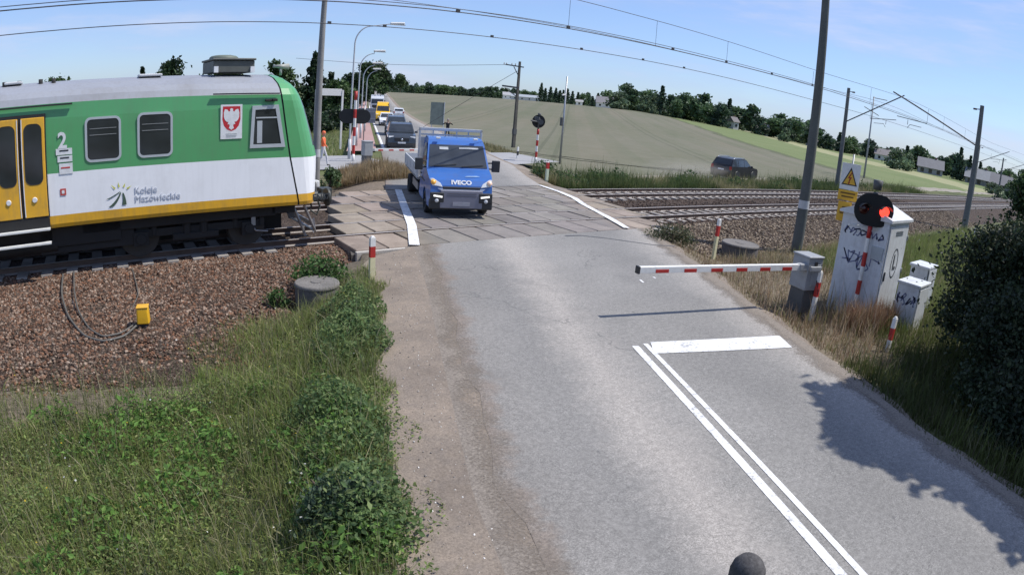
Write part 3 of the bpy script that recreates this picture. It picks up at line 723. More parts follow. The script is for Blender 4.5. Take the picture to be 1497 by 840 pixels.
# crest panel: white board, red shield, white eagle
mb = MB(); mb.box((2.955-4.5, SIDE-.004, 2.97), (.5, .008, .76)); cr = mb.build('crest_panel', WHP, train)
def P2(pts, y): return [(2.955-4.5+a, y, 2.97+b) for a, b in pts]
sh = [(-.2, .34), (.2, .34), (.21, .05), (.17, -.09), (.1, -.17), (0, -.21), (-.1, -.17), (-.17, -.09), (-.21, .05)]
MB().poly(P2(sh, SIDE-.0095)).build('shield', M('shield_red', (.5, .02, .03), .5), cr)
eagle = [(0, .30), (.035, .28), (.03, .24), (.06, .22), (.1, .27), (.155, .28), (.18, .2), (.175, .1), (.15, .04), (.11, .0), (.07, .0), (.09, -.06), (.05, -.05), (.04, -.1), (.06, -.14), (0, -.18)]
eagle = eagle + [(-a, b) for a, b in reversed(eagle[1:-1])]
MB().poly(P2([(0, .02)]+eagle, SIDE-.0125)[1:]).build('eagle', WHP, cr)
mb = MB()
for k, b in enumerate((-.27, -.305, -.335)): mb.box((2.955-4.5, SIDE-.010, 2.97+b), (.26-.02*k, .003, .012))
mb.build('small_print', M('print_grey', (.35, .37, .38), .6), cr)
# class number, stickers
DK = M('dark_print', (.03, .035, .04), .6)
RX = (R(90), 0, 0)
text('2', 'lettering', WHP, train, .46, (-.83-4.5, SIDE-.006, 2.77), RX, sx=.9, bold=.012)
for k, (z, h) in enumerate(((2.555, .13), (2.405, .13), (2.2, .22))):
    s = MB().box((-.80-4.5+.015*k, SIDE-.004, z), (.36-.03*k, .006, h)).build('sticker', WHP, train)
    MB().box((-.80-4.5+.01*k, SIDE-.009, z+.02), (.2, .003, .03)).build('print', [DK, DK, M('print_red', (.5, .06, .05), .6)][k], s)
s = MB().box((-.86-4.5, SIDE-.004, 1.72), (.13, .006, .14)).build('sticker', M('print_red', (.5, .06, .05), .6), train)
MB().box((-.86-4.5, SIDE-.009, 1.72), (.06, .003, .07)).build('print', WHP, s)
# operator's mark: sunrays over two bending tracks, and its name
lg = MB(); ox, oz = .36-4.5, 1.30
def band(a, b, c, w0, w1, mi):
    q = []
    for k in range(9):
        u = k/8; p = tuple((1-u)**2*a[i]+2*u*(1-u)*b[i]+u*u*c[i] for i in (0, 1)); q.append((p, w0+(w1-w0)*u))
    for (p, w_), (p2, w2) in zip(q[:-1], q[1:]):
        lg.add([(ox+p[0]-w_/2, SIDE-.006, oz+p[1]), (ox+p[0]+w_/2, SIDE-.006, oz+p[1]), (ox+p2[0]+w2/2, SIDE-.006, oz+p2[1]), (ox+p2[0]-w2/2, SIDE-.006, oz+p2[1])], [(0, 1, 2, 3)], mi)
band((-.18, .0), (-.02, .1), (.06, .29), .10, .03, 0); band((.13, .02), (.15, .15), (.11, .28), .10, .03, 0); band((-.24, .17), (-.1, .22), (.05, .31), .07, .03, 0)
for a, l in ((-60, .12), (-25, .1), (10, .12), (45, .13)):
    c, s_ = math.cos(R(a+90)), math.sin(R(a+90)); b = (ox+.06+c*.17, oz+.31+s_*.1)
    lg.add([(b[0]-s_*.02, SIDE-.006, b[1]+c*.02), (b[0]+s_*.02, SIDE-.006, b[1]-c*.02), (b[0]+c*l, SIDE-.006, b[1]+s_*l)], [(0, 1, 2)], 1)
lg.build('logo', [M('logo_dark', (.06, .1, .07), .5), M('logo_yellow', (.55, .55, .05), .5)], train)
LGR = M('logo_grey', (.5, .53, .6), .5)
text('Koleje', 'lettering', LGR, train, .2, (.73-4.5, SIDE-.005, 1.60), RX, align='LEFT')
text('Mazowieckie', 'lettering', LGR, train, .2, (.73-4.5, SIDE-.005, 1.42), RX, align='LEFT')
text('EN57', 'lettering', DK, train, .2, (4.94-4.5, SIDE+.006, 1.13), (R(90), 0, R(4)), align='LEFT', bold=.006)
# below the floor
mb = MB()
mb.box((-8, 0, .72), (7, 2.2, .5)); mb.box((-13, 0, .7), (3, 2.3, .55)); mb.box((-4.9, -.9, .72), (1.6, .5, .42)); mb.box((-2.7, 0, .84), (4.6, 2.3, .24)); mb.box((-.2, 0, .86), (.6, 2.3, .2))
for x in (-6.6, -5.9, -4.1, -3.6): mb.cyl((x, -1.02, .7), (x, -.6, .7), .16, n=14)
mb.cyl((-7.4, -1.0, .55), (-5.6, -1.0, .55), .17, n=14)
mb.box((-8.6, 0, .56), (17.4, .06, .8)); mb.box((-4.9, 0, .6), (2.2, 2.2, .5)); mb.build('underframe', UND, train, bevel=.015)  # long middle plate added to keep the gap under the floor dark
def bogie(xc):
    mb = MB()
    for s in (-1, 1):
        mb.box((xc, s*.98, .56), (3.4, .12, .18)); mb.box((xc, s*1.0, .42), (1.1, .2, .14))
        for a in (-1.3, 1.3):
            mb.box((xc+a, s*1.02, .46), (.36, .2, .32)); mb.cyl((xc+a, s*1.0, .46), (xc+a, s*1.16, .46), .12, n=14)
            for q in (-.32, .32): mb.cyl((xc+a+q, s*1.0, .5), (xc+a+q, s*1.0, .86), .075, n=10)
        for q in (-.2, .2): mb.cyl((xc+q, s*1.02, .46), (xc+q, s*1.02, .86), .1, n=10)
    mb.box((xc, 0, .62), (.7, 1.9, .2))
    b = mb.build('bogie', UND, train, bevel=.012)
    for a in (-1.3, 1.3):
        for s in (-1, 1):
            mb = MB(); mb.cyl((xc+a, s*.69, .46), (xc+a, s*.80, .46), .46, n=28); mb.cyl((xc+a, s*.66, .46), (xc+a, s*.69, .46), .49, n=28); mb.cyl((xc+a, s*.8, .46), (xc+a, s*.84, .46), .16, n=16)
            mb.build('wheel', M('wheel_steel', (.045, .042, .04), .55, .2, 3, metal=.3), b)
bogie(-2.35); bogie(-14)
mb = MB(); mb.box((-.95, -1.12, .78), (.1, .05, .5)); mb.tube([(-1.0, -1.12, .55), (-.9, -1.14, .4), (-.6, -1.14, .36)], .02); mb.build('sand_pipe', STL, train)
# coupling, buffers and rail guard at the nose
mb = MB(); mb.cyl((.55, 0, .95), (1.25, 0, .95), .1, n=12); mb.box((1.3, 0, .95), (.3, .34, .36)); mb.box((.72, 0, .95), (.12, .5, .4))
for s in (-1, 1):
    mb.cyl((.6, s*.88, 1.03), (1.0, s*.88, 1.03), .1, n=14); mb.cyl((1.0, s*.88, 1.03), (1.06, s*.88, 1.03), .23, n=20)
mb.tube([(.95, -.3, 1.0), (1.05, -.34, .7), (.95, -.36, .5), (.8, -.3, .62)], .03); mb.tube([(.9, .25, 1.0), (1.05, .3, .6), (.85, .3, .5)], .03)
mb.build('coupling', M('coupling_dark', (.04, .045, .042), .55, .3, 4), train, bevel=.012)
mb = MB()
mb.tube([(.35, -1.1, .9), (.6, -1.05, .35), (.7, -.9, .2), (.75, 0, .18), (.7, .9, .2), (.6, 1.05, .35), (.35, 1.1, .9)], .035, 8)
mb.slab([(.55, -1.0, .5), (.72, -.75, .5), (.76, -.75, .18), (.62, -1.0, .18)], (.03, .02, 0)); mb.slab([(.55, 1.0, .5), (.72, .75, .5), (.76, .75, .18), (.62, 1.0, .18)], (.03, -.02, 0))
mb.box((.72, 0, .34), (.04, 1.5, .1)); mb.tube([(.2, -.72, .8), (.42, -.74, .3), (.5, -.74, .07)], .04)
mb.build('rail_guard', STL, train)
for s in (-1, 1): MB().box((.72, s*1.0, 1.4), (.06, .2, .16)).build('headlamp', M('lamp_glass', (.7, .7, .68), .1), train, bevel=.02)
# roof
mb = MB(); mb.box((3.16-4.5, 0, 4.22), (1.0, 1.4, .28)); mb.box((3.16-4.5, 0, 4.39), (1.06, 1.5, .05)); u = mb.build('roof_unit', M('roof_unit_dark', (.09, .095, .085), .6, .2, 3), train, bevel=.02)
MB().lathe((3.05-4.5, 0, 4.415), [(.36, 0), (.36, .04), (.31, .08), (.2, .1), (.0, .11)], 20).build('fan_cover', M('fan_green', (.12, .14, .11), .6), u)
for s in (-.44, .44): MB().box((3.16-4.5+s, -.73, 4.15), (.1, .06, .14)).build('mount', WHP, u)
for x, q in ((1.2, .55), (-2, .4)): MB().box((x-4.5, -.4, 4.06), (q, .45, .06)).build('roof_hatch', M('hatch', (.5, .51, .52), .5), train, bevel=.02)
for x in (-1.05, -1.35, -1.85, -2.2):
    MB().cyl((x-4.5, -.55, 3.9), (x-4.5, -.55, 4.1), .05, n=8).build('roof_vent', UND, train)
mb = MB(); mb.cyl((4.42-4.5, -.35, 4.02), (4.42-4.5, -.35, 4.2), .035, n=8); mb.cyl((4.22-4.5, -.35, 4.24), (4.62-4.5, -.35, 4.24), .03, .08, n=10); mb.build('horn', M('horn', (.3, .31, .28), .5), train)

# ------------------------------------------------------------------ road vehicles (front looks along local -y, origin on the ground under the front)
TYR = M('tyre', (.022, .022, .023), .85, .2, 10, bump=.2)
RIM = M('wheel_rim', (.35, .36, .37), .35, .1, 5, metal=.7)
PLAT = M('number_plate', (.75, .75, .74), .4, .03)
HLG = M('headlamp_glass', (.62, .64, .66), .12, .08, 20)
PLB = M('black_plastic', (.028, .029, .031), .55, .15, 8)
CHR = M('chrome', (.6, .61, .62), .18, .04, metal=.9)
def wheel(parent, x, y, r, wd, rimc=None):
    s = 1 if x > 0 else -1
    mb = MB()
    prof = [(r*.66, -wd/2), (r*.93, -wd/2), (r, -wd*.36), (r, wd*.36), (r*.93, wd/2), (r*.66, wd/2)]
    n = 28; vs = []
    for rr, q in prof:
        for i in range(n): a = 2*math.pi*i/n; vs.append((x+q*s, y+rr*math.cos(a), r+rr*math.sin(a)))
    k = len(prof)
    mb.add(vs, [(j*n+i, j*n+(i+1) % n, ((j+1) % k)*n+(i+1) % n, ((j+1) % k)*n+i) for j in range(k) for i in range(n)], 0, True)
    ty = mb.build('wheel', TYR, parent)
    mb = MB(); mb.cyl((x-s*wd*.3, y, r), (x+s*wd*.22, y, r), r*.655, n=24); mb.cyl((x+s*wd*.22, y, r), (x+s*wd*.34, y, r), r*.2, n=12)
    for i in range(5):
        a = 2*math.pi*i/5; mb.box((x+s*wd*.26, y+r*.38*math.cos(a), r+r*.38*math.sin(a)), (wd*.14, r*.5, r*.16), rot=(a, 0, 0))
    mb.build('rim', rimc or RIM, ty)
def prof_body(mb, prof, w, mi=0, mats_seg=None):
    """closed side outline (y, z) extruded across; w is half width or a function of z"""
    n = len(prof); ww = w if callable(w) else (lambda y, z: w)
    a = [(-ww(y, z), y, z) for y, z in prof]; b = [(ww(y, z), y, z) for y, z in prof]
    mb.add(a+b, [tuple(range(n)), tuple(reversed(range(n, 2*n)))], mi)
    for i in range(n):
        j = (i+1) % n; mb.add([a[i], b[i], b[j], a[j]], [(0, 1, 2, 3)], mats_seg[i] if mats_seg else mi)
def car(name, label, cat, loc, rz, paint, spec, group):
    root = thing(name, label, cat, loc, rz, group); S = spec; W = S['w']/2; L = S['l']
    low, top = S['low'], S['top']; zb = S['belt']; zr = max(z for y, z in top)
    mb = MB()
    prof_body(mb, low, lambda y, z: W*(1-.05*(1-smooth(0, .35, y))-.04*(1-smooth(0, .3, L-y)))*(1-.04*smooth(S['belt']-.25, S['belt'], z)-.05*(1-smooth(.2, .5, z))))
    wg = lambda y, z: (W*.93)*(1-.17*np.clip((z-zb)/(zr-zb), 0, 1))
    prof_body(mb, top, wg)
    body = mb.build('body', paint, root, bevel=S.get('bev', .07), seg=3)
    # glass: panels set a touch proud of the upper body
    (y0, z0), (y1, z1), (y2, z2), (y3, z3) = S['glass']     # windscreen foot/head, rear head/foot
    def pane(pts, nm): 
        return MB().poly(pts).build(nm, GLS, root)
    d = Vector((0, z1-z0, -(y1-y0))).normalized(); d = Vector((0, -abs(d.y), abs(d.z)))*.012
    def fr(y, z, s, m): return (s*(wg(y, z)-m)+0, y+d.y, z+d.z)
    a0, a1 = .07, .93
    ya, za = y0+(y1-y0)*a0, z0+(z1-z0)*a0; yb_, zb_ = y0+(y1-y0)*a1, z0+(z1-z0)*a1
    pane([fr(ya, za, -1, .07), fr(ya, za, 1, .07), fr(yb_, zb_, 1, .07), fr(yb_, zb_, -1, .07)], 'windscreen')
    d2 = Vector((0, .012, .006)); yc, zc = y3+(y2-y3)*.12, z3+(z2-z3)*.12; yd, zd = y3+(y2-y3)*.9, z3+(z2-z3)*.9
    pane([(-wg(yc, zc)+.09, yc+d2.y, zc+d2.z), (wg(yc, zc)-.09, yc+d2.y, zc+d2.z), (wg(yd, zd)-.09, yd+d2.y, zd+d2.z), (-wg(yd, zd)+.09, yd+d2.y, zd+d2.z)], 'rear_window')
    for s in (-1, 1):
        zl, zh = zb+.04, zr-.11
        def sp(y, z): return (s*(wg(y, z)+.006), y, z)
        fy = lambda z: y0+(y1-y0)*np.clip((z-z0)/(z1-z0), 0, 1)+.10
        ry = lambda z: y3+(y2-y3)*np.clip((z-z3)/(z2-z3), 0, 1)-.12
        cuts = S['pillars']; ys = [None]+cuts+[None]
        for k in range(len(ys)-1):
            b0 = fy(zl) if ys[k] is None else ys[k]+.04; t0 = fy(zh) if ys[k] is None else ys[k]+.04
            b1 = ry(zl) if ys[k+1] is None else ys[k+1]-.04; t1 = ry(zh) if ys[k+1] is None else ys[k+1]-.04
            if S.get('blind') and k > 0: continue
            pane([sp(b0, zl), sp(b1, zl), sp(t1, zh), sp(t0, zh)], 'side_window')
        MB().box((s*(W*.96+.1), y0+.28, zb+.06), (.2, .1, .14)).build('mirror', S.get('mirror', paint), root, bevel=.03)
        hx, hzz = S['lamp']
        MB().box((s*(W-.25), hx, hzz), (.36, .1, S.get('lamph', .13)), rot=(R(-20), 0, R(-12*s))).build('headlight', HLG, root, bevel=.03)
        MB().box((s*(W-.16), L-.015, zb-.12), (.2, .06, .26)).build('tail_light', M('tail_red', (.35, .015, .015), .2), root, bevel=.02)
        for yy in S['axles']: wheel(root, s*(W-.13), yy, S['r'], .2)
        for yy in S['axles']:
            mb = MB(); mb.cyl((s*(W-.24), yy, S['r']+.03), (s*(W+.004), yy, S['r']+.03), S['r']+.055, n=26); mb.build('wheel_arch', PLB, root)
    mb = MB(); mb.box((0, .015, S['grille'][0]), (S['w']*.5, .06, S['grille'][1])); mb.box((0, .0, .3), (S['w']*.8, .08, .2)); mb.build('grille', PLB, root, bevel=.02)
    MB().box((0, -.035, S['grille'][0]-S['grille'][1]/2-.09), (.52, .02, .11)).build('front_plate', PLAT, root)
    MB().box((0, L+.02, zb-.25), (.52, .02, .11)).build('rear_plate', PLAT, root)
    if S.get('badge'): MB().lathe((0, 0, 0), [(.075, 0), (.07, .02), (.0, .022)], 16).build('badge', CHR, root, loc=(0, -.03, S['grille'][0])).rotation_euler = (R(90), 0, 0)
    if S.get('rails'):
        for s in (-1, 1): MB().tube([(s*W*.72, y1+.2, zr-.02), (s*W*.73, y1+.35, zr+.05), (s*W*.73, y2-.35, zr+.05), (s*W*.72, y2-.15, zr-.03)], .022).build('roof_rail', CHR if S['rails'] == 1 else PLB, root)
    return root
SUV = dict(w=1.92, l=4.75, belt=1.1, low=[(.06, .24), (0, .5), (.05, .85), (.25, 1.0), (1.25, 1.1), (4.66, 1.14), (4.75, .75), (4.68, .3), (4.4, .24)],
           top=[(1.2, 1.08), (2.05, 1.66), (2.5, 1.74), (3.9, 1.72), (4.3, 1.66), (4.68, 1.12)], glass=[(1.2, 1.1), (2.05, 1.66), (4.3, 1.66), (4.68, 1.14)],
           pillars=[2.55, 3.55], lamp=(.12, .86), axles=[.9, 3.75], r=.36, grille=(.72, .24), badge=1, rails=2)
HATCH = dict(w=1.8, l=4.2, belt=.93, low=[(.06, .2), (0, .45), (.06, .68), (.3, .8), (1.1, .93), (4.1, .98), (4.2, .62), (4.12, .25), (3.9, .2)],
             top=[(1.05, .92), (1.9, 1.42), (2.4, 1.49), (3.4, 1.46), (3.75, 1.4), (4.12, .97)], glass=[(1.05, .93), (1.9, 1.42), (3.75, 1.4), (4.12, .98)],
             pillars=[2.3, 3.25], lamp=(.16, .68), axles=[.8, 3.35], r=.31, grille=(.56, .16), badge=1)
VAN = dict(w=2.0, l=5.6, belt=1.35, low=[(.05, .25), (0, .5), (.03, .9), (.2, 1.08), (.85, 1.32), (5.5, 1.36), (5.6, .5), (5.5, .28)],
           top=[(.82, 1.3), (1.55, 2.2), (1.9, 2.55), (2.4, 2.62), (5.4, 2.62), (5.58, 2.5), (5.6, 1.34)], glass=[(.82, 1.32), (1.5, 2.12), (5.59, 2.4), (5.6, 1.4)],
           pillars=[2.4], blind=1, lamp=(.13, .92), lamph=.24, axles=[.95, 4.4], r=.34, grille=(.74, .2), badge=1, mirror=PLB)
GQ = 'vehicles queuing in front of the far barrier'
HD = R(-23.6)
def at_lane(y, off): return (float(xl(y))+off, y, rise(float(xl(y)), y)+.01)
car('parked_suv', 'dark grey sport utility car waiting right behind the far barrier, first of the queue', 'car', (19.1, 38.0, .0), HD, M('paint_graphite', (.035, .042, .05), .25, .1, 1, coat=.6), SUV, GQ)
car('parked_hatchback', 'slate blue car waiting between the dark first car and the white one', 'car', at_lane(51.5, 1.9), HD, M('paint_slate', (.075, .10, .13), .25, .08, 1, coat=.6), dict(SUV, rails=1), GQ)
car('parked_hatchback', 'white hatchback waiting in the queue in front of the yellow van', 'car', at_lane(68, 1.7), HD, M('paint_white', (.72, .73, .75), .3, .04, 1, coat=.5), HATCH, GQ)
car('yellow_van', 'high roofed yellow delivery van waiting in the queue', 'van', at_lane(80, 1.6), HD, M('paint_yellow', (.8, .48, .02), .3, .05, 1, coat=.4), VAN, GQ)
x_, y_, z_ = at_lane(97, 4.9)
car('parked_hatchback', 'white car driving away in the other lane beside the yellow van', 'car', (x_, y_, z_), HD+math.pi, MATS['paint_white'], HATCH, None)
# white lorry at the back of the queue
lo = at_lane(112, 1.5)
lorry = thing('white_lorry', 'white lorry with lamps above its cab at the tail of the queue', 'lorry', lo, HD, GQ)
WL = MATS['paint_white']
mb = MB(); prof_body(mb, [(0, .55), (.0, 1.5), (.12, 2.6), (.35, 3.0), (2.0, 3.05), (2.0, .7)], 1.22); mb.build('cab', WL, lorry, bevel=.06)
mb = MB(); mb.box((0, 4.9, 2.1), (2.45, 5.6, 2.3)); mb.build('load_box', WL, lorry, bevel=.03)
MB().quad((-1.1, -.02, 1.6), (1.1, -.02, 1.6), (1.08, .085, 2.45), (-1.08, .085, 2.45)).build('windscreen', GLS, lorry)
mb = MB(); mb.box((0, -.03, 1.05), (1.9, .05, .6)); mb.box((0, 3.9, .75), (.9, 7.4, .3)); mb.build('grille', PLB, lorry)
for s in (-1, 1):
    MB().box((s*.95, -.05, .72), (.4, .08, .2)).build('headlight', HLG, lorry, bevel=.02); MB().box((s*1.4, .2, 2.0), (.22, .12, .5)).build('mirror', PLB, lorry, bevel=.02)
    for yy in (1.2, 5.9): wheel(lorry, s*1.08, yy, .48, .3)
    MB().lathe((s*.5, .5, 3.05), [(.1, 0), (.1, .12), (.05, .2)], 10).build('roof_lamp', PLB, lorry)
# off-road car in the field, seen from behind its right rear corner
car('driving_suv', 'black sport utility car driving over the dusty field edge behind the tracks', 'car', (45.3, 29.0, zg(43, 29)+.02), R(97), M('paint_black', (.012, .011, .014), .4, .1, 1, coat=.1), dict(SUV, rails=1), None)

# ------------------------------------------------------------------ the blue flatbed truck
BLU = M('truck_blue', (.032, .125, .40), .32, .12, 1.2, coat=.4, dirt=.22)
GPL = M('grey_plastic', (.2, .2, .245), .6, .06, 5)
GLT = glass('windscreen_glass', (.028, .032, .038), .1)  # base tone lifted to carry the grey sky reflection
truck = thing('flatbed_truck', 'blue flatbed truck with white drop sides driving over the crossing', 'truck', (10.25, 16.25, .01), R(-21.5))
W = 1.0
wf = lambda y, z: W*np.interp(z, [.25, .5, 1.1, 1.5, 2.2, 2.4], [.97, 1., 1., .985, .9, .82])*(1-.06*(1-smooth(0, .5, y)))
cab_prof = [(.10, .28), (.0, .42), (.0, .72), (.05, .98), (.16, 1.13), (.42, 1.27), (.80, 1.40), (1.38, 2.12), (1.55, 2.25), (1.8, 2.31), (2.35, 2.32), (2.45, 2.22), (2.48, .42), (2.2, .34), (1.42, .34), (1.35, .62), (1.1, .8), (.82, .8), (.58, .62), (.5, .32)]
mb = MB(); prof_body(mb, cab_prof, wf)
mb.build('cab', BLU, truck, bevel=.05, seg=3)
def wsp(u, s, m=.06, out=.014):   # a point on the windscreen plane
    y = .80+(1.38-.80)*u; z = 1.40+(2.12-1.40)*u
    return (s*(wf(y, z)-m), y-out*.78, z+out*.62)
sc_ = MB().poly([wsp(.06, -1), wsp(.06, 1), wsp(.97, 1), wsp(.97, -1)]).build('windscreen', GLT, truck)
for a, b, c, e in ((-.75, .08, -.05, .17), (.1, .08, .8, .16)):
    MB().tube([(a, .80+.58*b-.03, 1.40+.72*b+.03), (c, .80+.58*e-.03, 1.40+.72*e+.03)], .012).build('wiper', PLB, sc_)
for a, b, c, e, f_ in ((-.42, 1.25, 2.0, .28, .1), (.38, 1.27, 2.02, .62, .06)): MB().box((a, b, c), (e, .012, f_), rot=(R(-39), 0, 0)).build('sun_strip', M('visor', (.4, .42, .44), .5), sc_)
# bumper, grille and lamps
mb = MB(); mb.box((0, .06, .42), (1.94, .2, .3)); mb.build('bumper_skirt', PLB, truck, bevel=.04)
MB().box((0, .045, .575), (1.3, .2, .55)).build('bumper', GPL, truck, bevel=.03)
for s in (-1, 1):
    MB().box((s*.74, -.015, .63), (.42, .12, .30)).build('lamp_pocket', PLB, truck, bevel=.03)
    MB().box((s*.72, -.085, .67), (.27, .02, .05), rot=(0, R(-8*s), 0)).build('day_lamp', emit('lamp_white', (1, .97, .9), .9), truck)
    MB().lathe((0, 0, 0), [(.06, 0), (.05, .02), (0, .02)], 14).build('fog_lamp', HLG, truck, loc=(s*.75, -.08, .54)).rotation_euler = (R(90), 0, 0)
mb = MB(); mb.box((0, .06, .90), (1.15, .1, .1)); mb.build('grille', PLB, truck, bevel=.02)
MB().slab([(-.66, .02, .855), (.66, .02, .855), (.74, .05, .90), (-.74, .05, .90)], (0, -.02, .0)).build('grille_bar', CHR, truck)
mb = MB()
for k in range(2): mb.box((0, -.057, .68+.07*k), (.9, .012, .02))
mb.build('grille_slats', M('grille_grey', (.11, .11, .13), .6), truck)
for s in (-1, 1):
    h = MB().slab([(s*.58, .035, .92), (s*.90, .055, .97), (s*.955, .19, 1.16), (s*.86, .145, 1.17), (s*.64, .085, 1.03)], (0, -.035, .02)).build('headlight', HLG, truck, bevel=.015)
    ind = MB().lathe((0, 0, 0), [(.085, 0), (.07, .03), (0, .04)], 14).build('indicator', M('amber', (.85, .42, .06), .25) if s < 0 else M('pale_amber', (.85, .6, .45), .25), h, loc=(s*.86, .065, 1.08)); ind.rotation_euler = (R(60), 0, 0)
MB().box((0, -.062, .44), (.52, .02, .115)).build('number_plate', M('plate_grey', (.32, .32, .36), .5), truck)
text('IVECO', 'lettering', M('badge_white', (.75, .76, .77), .3, metal=.2), truck, .19, (0, .105, 1.065), (R(58), 0, 0), depth=.012, sx=1.15, bold=.008)
mb = MB(); mb.slab([(.12, .30, 1.225), (.6, .33, 1.235), (.5, .36, 1.25), (.2, .33, 1.24)], (0, -.004, .008)); mb.build('bonnet_mark', M('pale_blue', (.35, .5, .7), .4), truck)
for s in (-1, 1):
    pts = lambda y, z: (s*(wf(y, z)+.005), y, z)
    MB().poly([pts(1.06, 1.42), pts(2.12, 1.42), pts(2.1, 2.12), pts(1.58, 2.12)]).build('side_window', GLS, truck)
    mb = MB(); mb.tube([(s*.98, 1.0, 1.42), (s*1.16, .93, 1.42)], .025); mb.tube([(s*.98, 1.0, 1.6), (s*1.16, .95, 1.62)], .025); mb.box((s*1.22, .93, 1.52), (.24, .14, .36)); mi = mb.build('mirror', PLB, truck, bevel=.035)
    MB().box((s*1.22, 1.005, 1.52), (.19, .01, .3)).build('mirror_glass', CHR, mi)
    mb = MB(); mb.box((s*(W-.0), 1.62, .98), (.012, 1.1, .05)); mb.box((s*(W+.005), 2.0, 1.12), (.03, .16, .04)); mb.build('door_trim', PLB, truck)
    for yy in (.96, 5.2): wheel(truck, s*.87, yy, .35, .24 if yy < 2 else .42, M('steel_rim', (.3, .3, .31), .5))
    MB().box((s*.6, 1.40, 2.31), (.14, .1, .06)).build('roof_marker', M('lamp_glass2', (.8, .8, .78), .2), truck, bevel=.015)
WB = M('white_dropside', (.55, .56, .57), .5, .06, 3, dirt=.2)
bed = MB(); bed.box((0, 4.75, .86), (2.1, 4.3, .1)); bed.box((0, 4.7, .68), (.8, 4.2, .24)); bd = bed.build('load_bed', M('bed_grey', (.2, .21, .22), .6, .15, 2), truck)
for s in (-1, 1):
    mb = MB(); mb.box((s*1.05, 4.75, 1.11), (.04, 4.3, .42))
    for k in range(5): mb.box((s*1.075, 2.65+1.05*k, 1.11), (.03, .06, .44))
    for k in range(2): mb.box((s*1.073, 4.75, 1.03+.16*k), (.012, 4.2, .02))
    mb.build('drop_side', WB, truck, bevel=.008)
    mb = MB(); mb.box((s*.99, 3.6, .55), (.03, 1.6, .25)); mb.build('side_guard', STL, truck)
mb = MB(); mb.box((0, 6.9, 1.11), (2.1, .04, .42)); mb.build('tailboard', WB, truck)
mb = MB()
for s in (-1, 1): mb.box((s*1.04, 2.62, 1.72), (.07, .07, 1.7))
mb.box((0, 2.62, 2.52), (2.15, .07, .10)); mb.box((0, 2.62, 2.34), (2.1, .04, .05)); mb.box((0, 2.64, 1.6), (2.05, .03, 1.3))
for k in (-.6, -.2, .2, .6): mb.box((k, 2.62, 2.42), (.04, .05, .2))
mb.build('headboard', WB, truck, bevel=.008)
# ------------------------------------------------------------------ crossing equipment
REDP = M('signal_red', (.42, .025, .02), .5, .1, 6, dirt=.15)
WPP = M('signal_white', (.72, .71, .68), .5, .06, 6, dirt=.2)
CONC = mk('post_concrete', (.235, .225, .205), .18, 2.2, 30, .22)
CONG = mk('mast_concrete', (.15, .155, .15), .18, 1.2, 30, .2)
GALV = M('galvanised', (.36, .37, .385), .45, .12, 5, metal=.5)
DGR = M('dark_steel', (.075, .078, .08), .55, .15, 4)
BLKS = M('signal_black', (.012, .013, .013), .6, .15, 3)
def striped(name, parent, z0, z1, r, n, first=0, extra=None):
    mb = MB(); h = (z1-z0)/n
    for i in range(n):
        mb.cyl((0, 0, z0+i*h), (0, 0, z0+(i+1)*h), r, n=16, mi=(i+first) % 2, caps=i in (0, n-1))
    return mb.build(name, [WPP, REDP], parent)
# barrier by the near lane
def barrier(loc, rz, L, label, armlabel, zarm, dark=False):
    b = thing('barrier_machine', label, 'barrier', loc, rz)
    G = M('machine_grey', (.3, .31, .32), .5, .08, 3, dirt=.3)
    MB().box((0, 0, .3), (.42, .46, .6), taper=.92).build('pedestal', DGR, b, bevel=.02)
    mb = MB(); mb.box((0, 0, .88), (.46, .5, .72)); mb.box((.0, 0, 1.25), (.5, .54, .05)); mb.build('housing', G, b, bevel=.02)
    MB().slab([(-.1, -.256, .62), (.16, -.256, .62), (.16, -.256, 1.1), (-.1, -.256, 1.1)], (0, -.012, 0)).build('service_door', G, b, bevel=.006)
    MB().lathe((0, 0, 0), [(.05, 0), (.05, .02)], 12).build('lock', PLB, b, loc=(-.02, -.27, 1.12)).rotation_euler = (R(90), 0, 0)
    mb = MB(); mb.box((-.3, -.16, zarm), (.34, .16, .16)); mb.box((-.02, -.285, zarm-.02), (.36, .05, .12)); mb.build('arm_clamp', G, b, bevel=.02)
    mb = MB(); n = 13
    x0, x1 = -.36, -.36-L
    for i in range(n):
        a, c = x0+(x1-x0)*i/n, x0+(x1-x0)*(i+1)/n; ra = .066-.01*i/n; rb = .066-.01*(i+1)/n
        mb.box(((a+c)/2, -.16, zarm), (abs(c-a), .10, (ra+rb)), mi=0)
        if i % 2 == 1: mb.box(((a+c)/2, -.16, zarm-.022), (abs(c-a)*.92, .106, (ra+rb)*.62), mi=1)
    arm = mb.build('arm', [WPP, REDP], b, bevel=.006)
    MB().box((x1-.02, -.16, zarm), (.05, .11, .14)).build('arm_tip', PLB, arm, bevel=.01)
    mb = MB(); mb.tube([(.1, -.27, .75), (.14, -.34, .55), (.16, -.3, .3), (.12, -.24, .1)], .015); mb.build('cable', PLB, b)
    return b
barrier((12.8, 6.27, -.14), R(-16), 4.15, 'lowered red and white half barrier with a grey drive box at the near lane', '', 1.03)
barrier((13.35, 30.5, -.05), R(178), 3.9, 'lowered far barrier, its grey drive box beside the dry straw clump', '', .80)
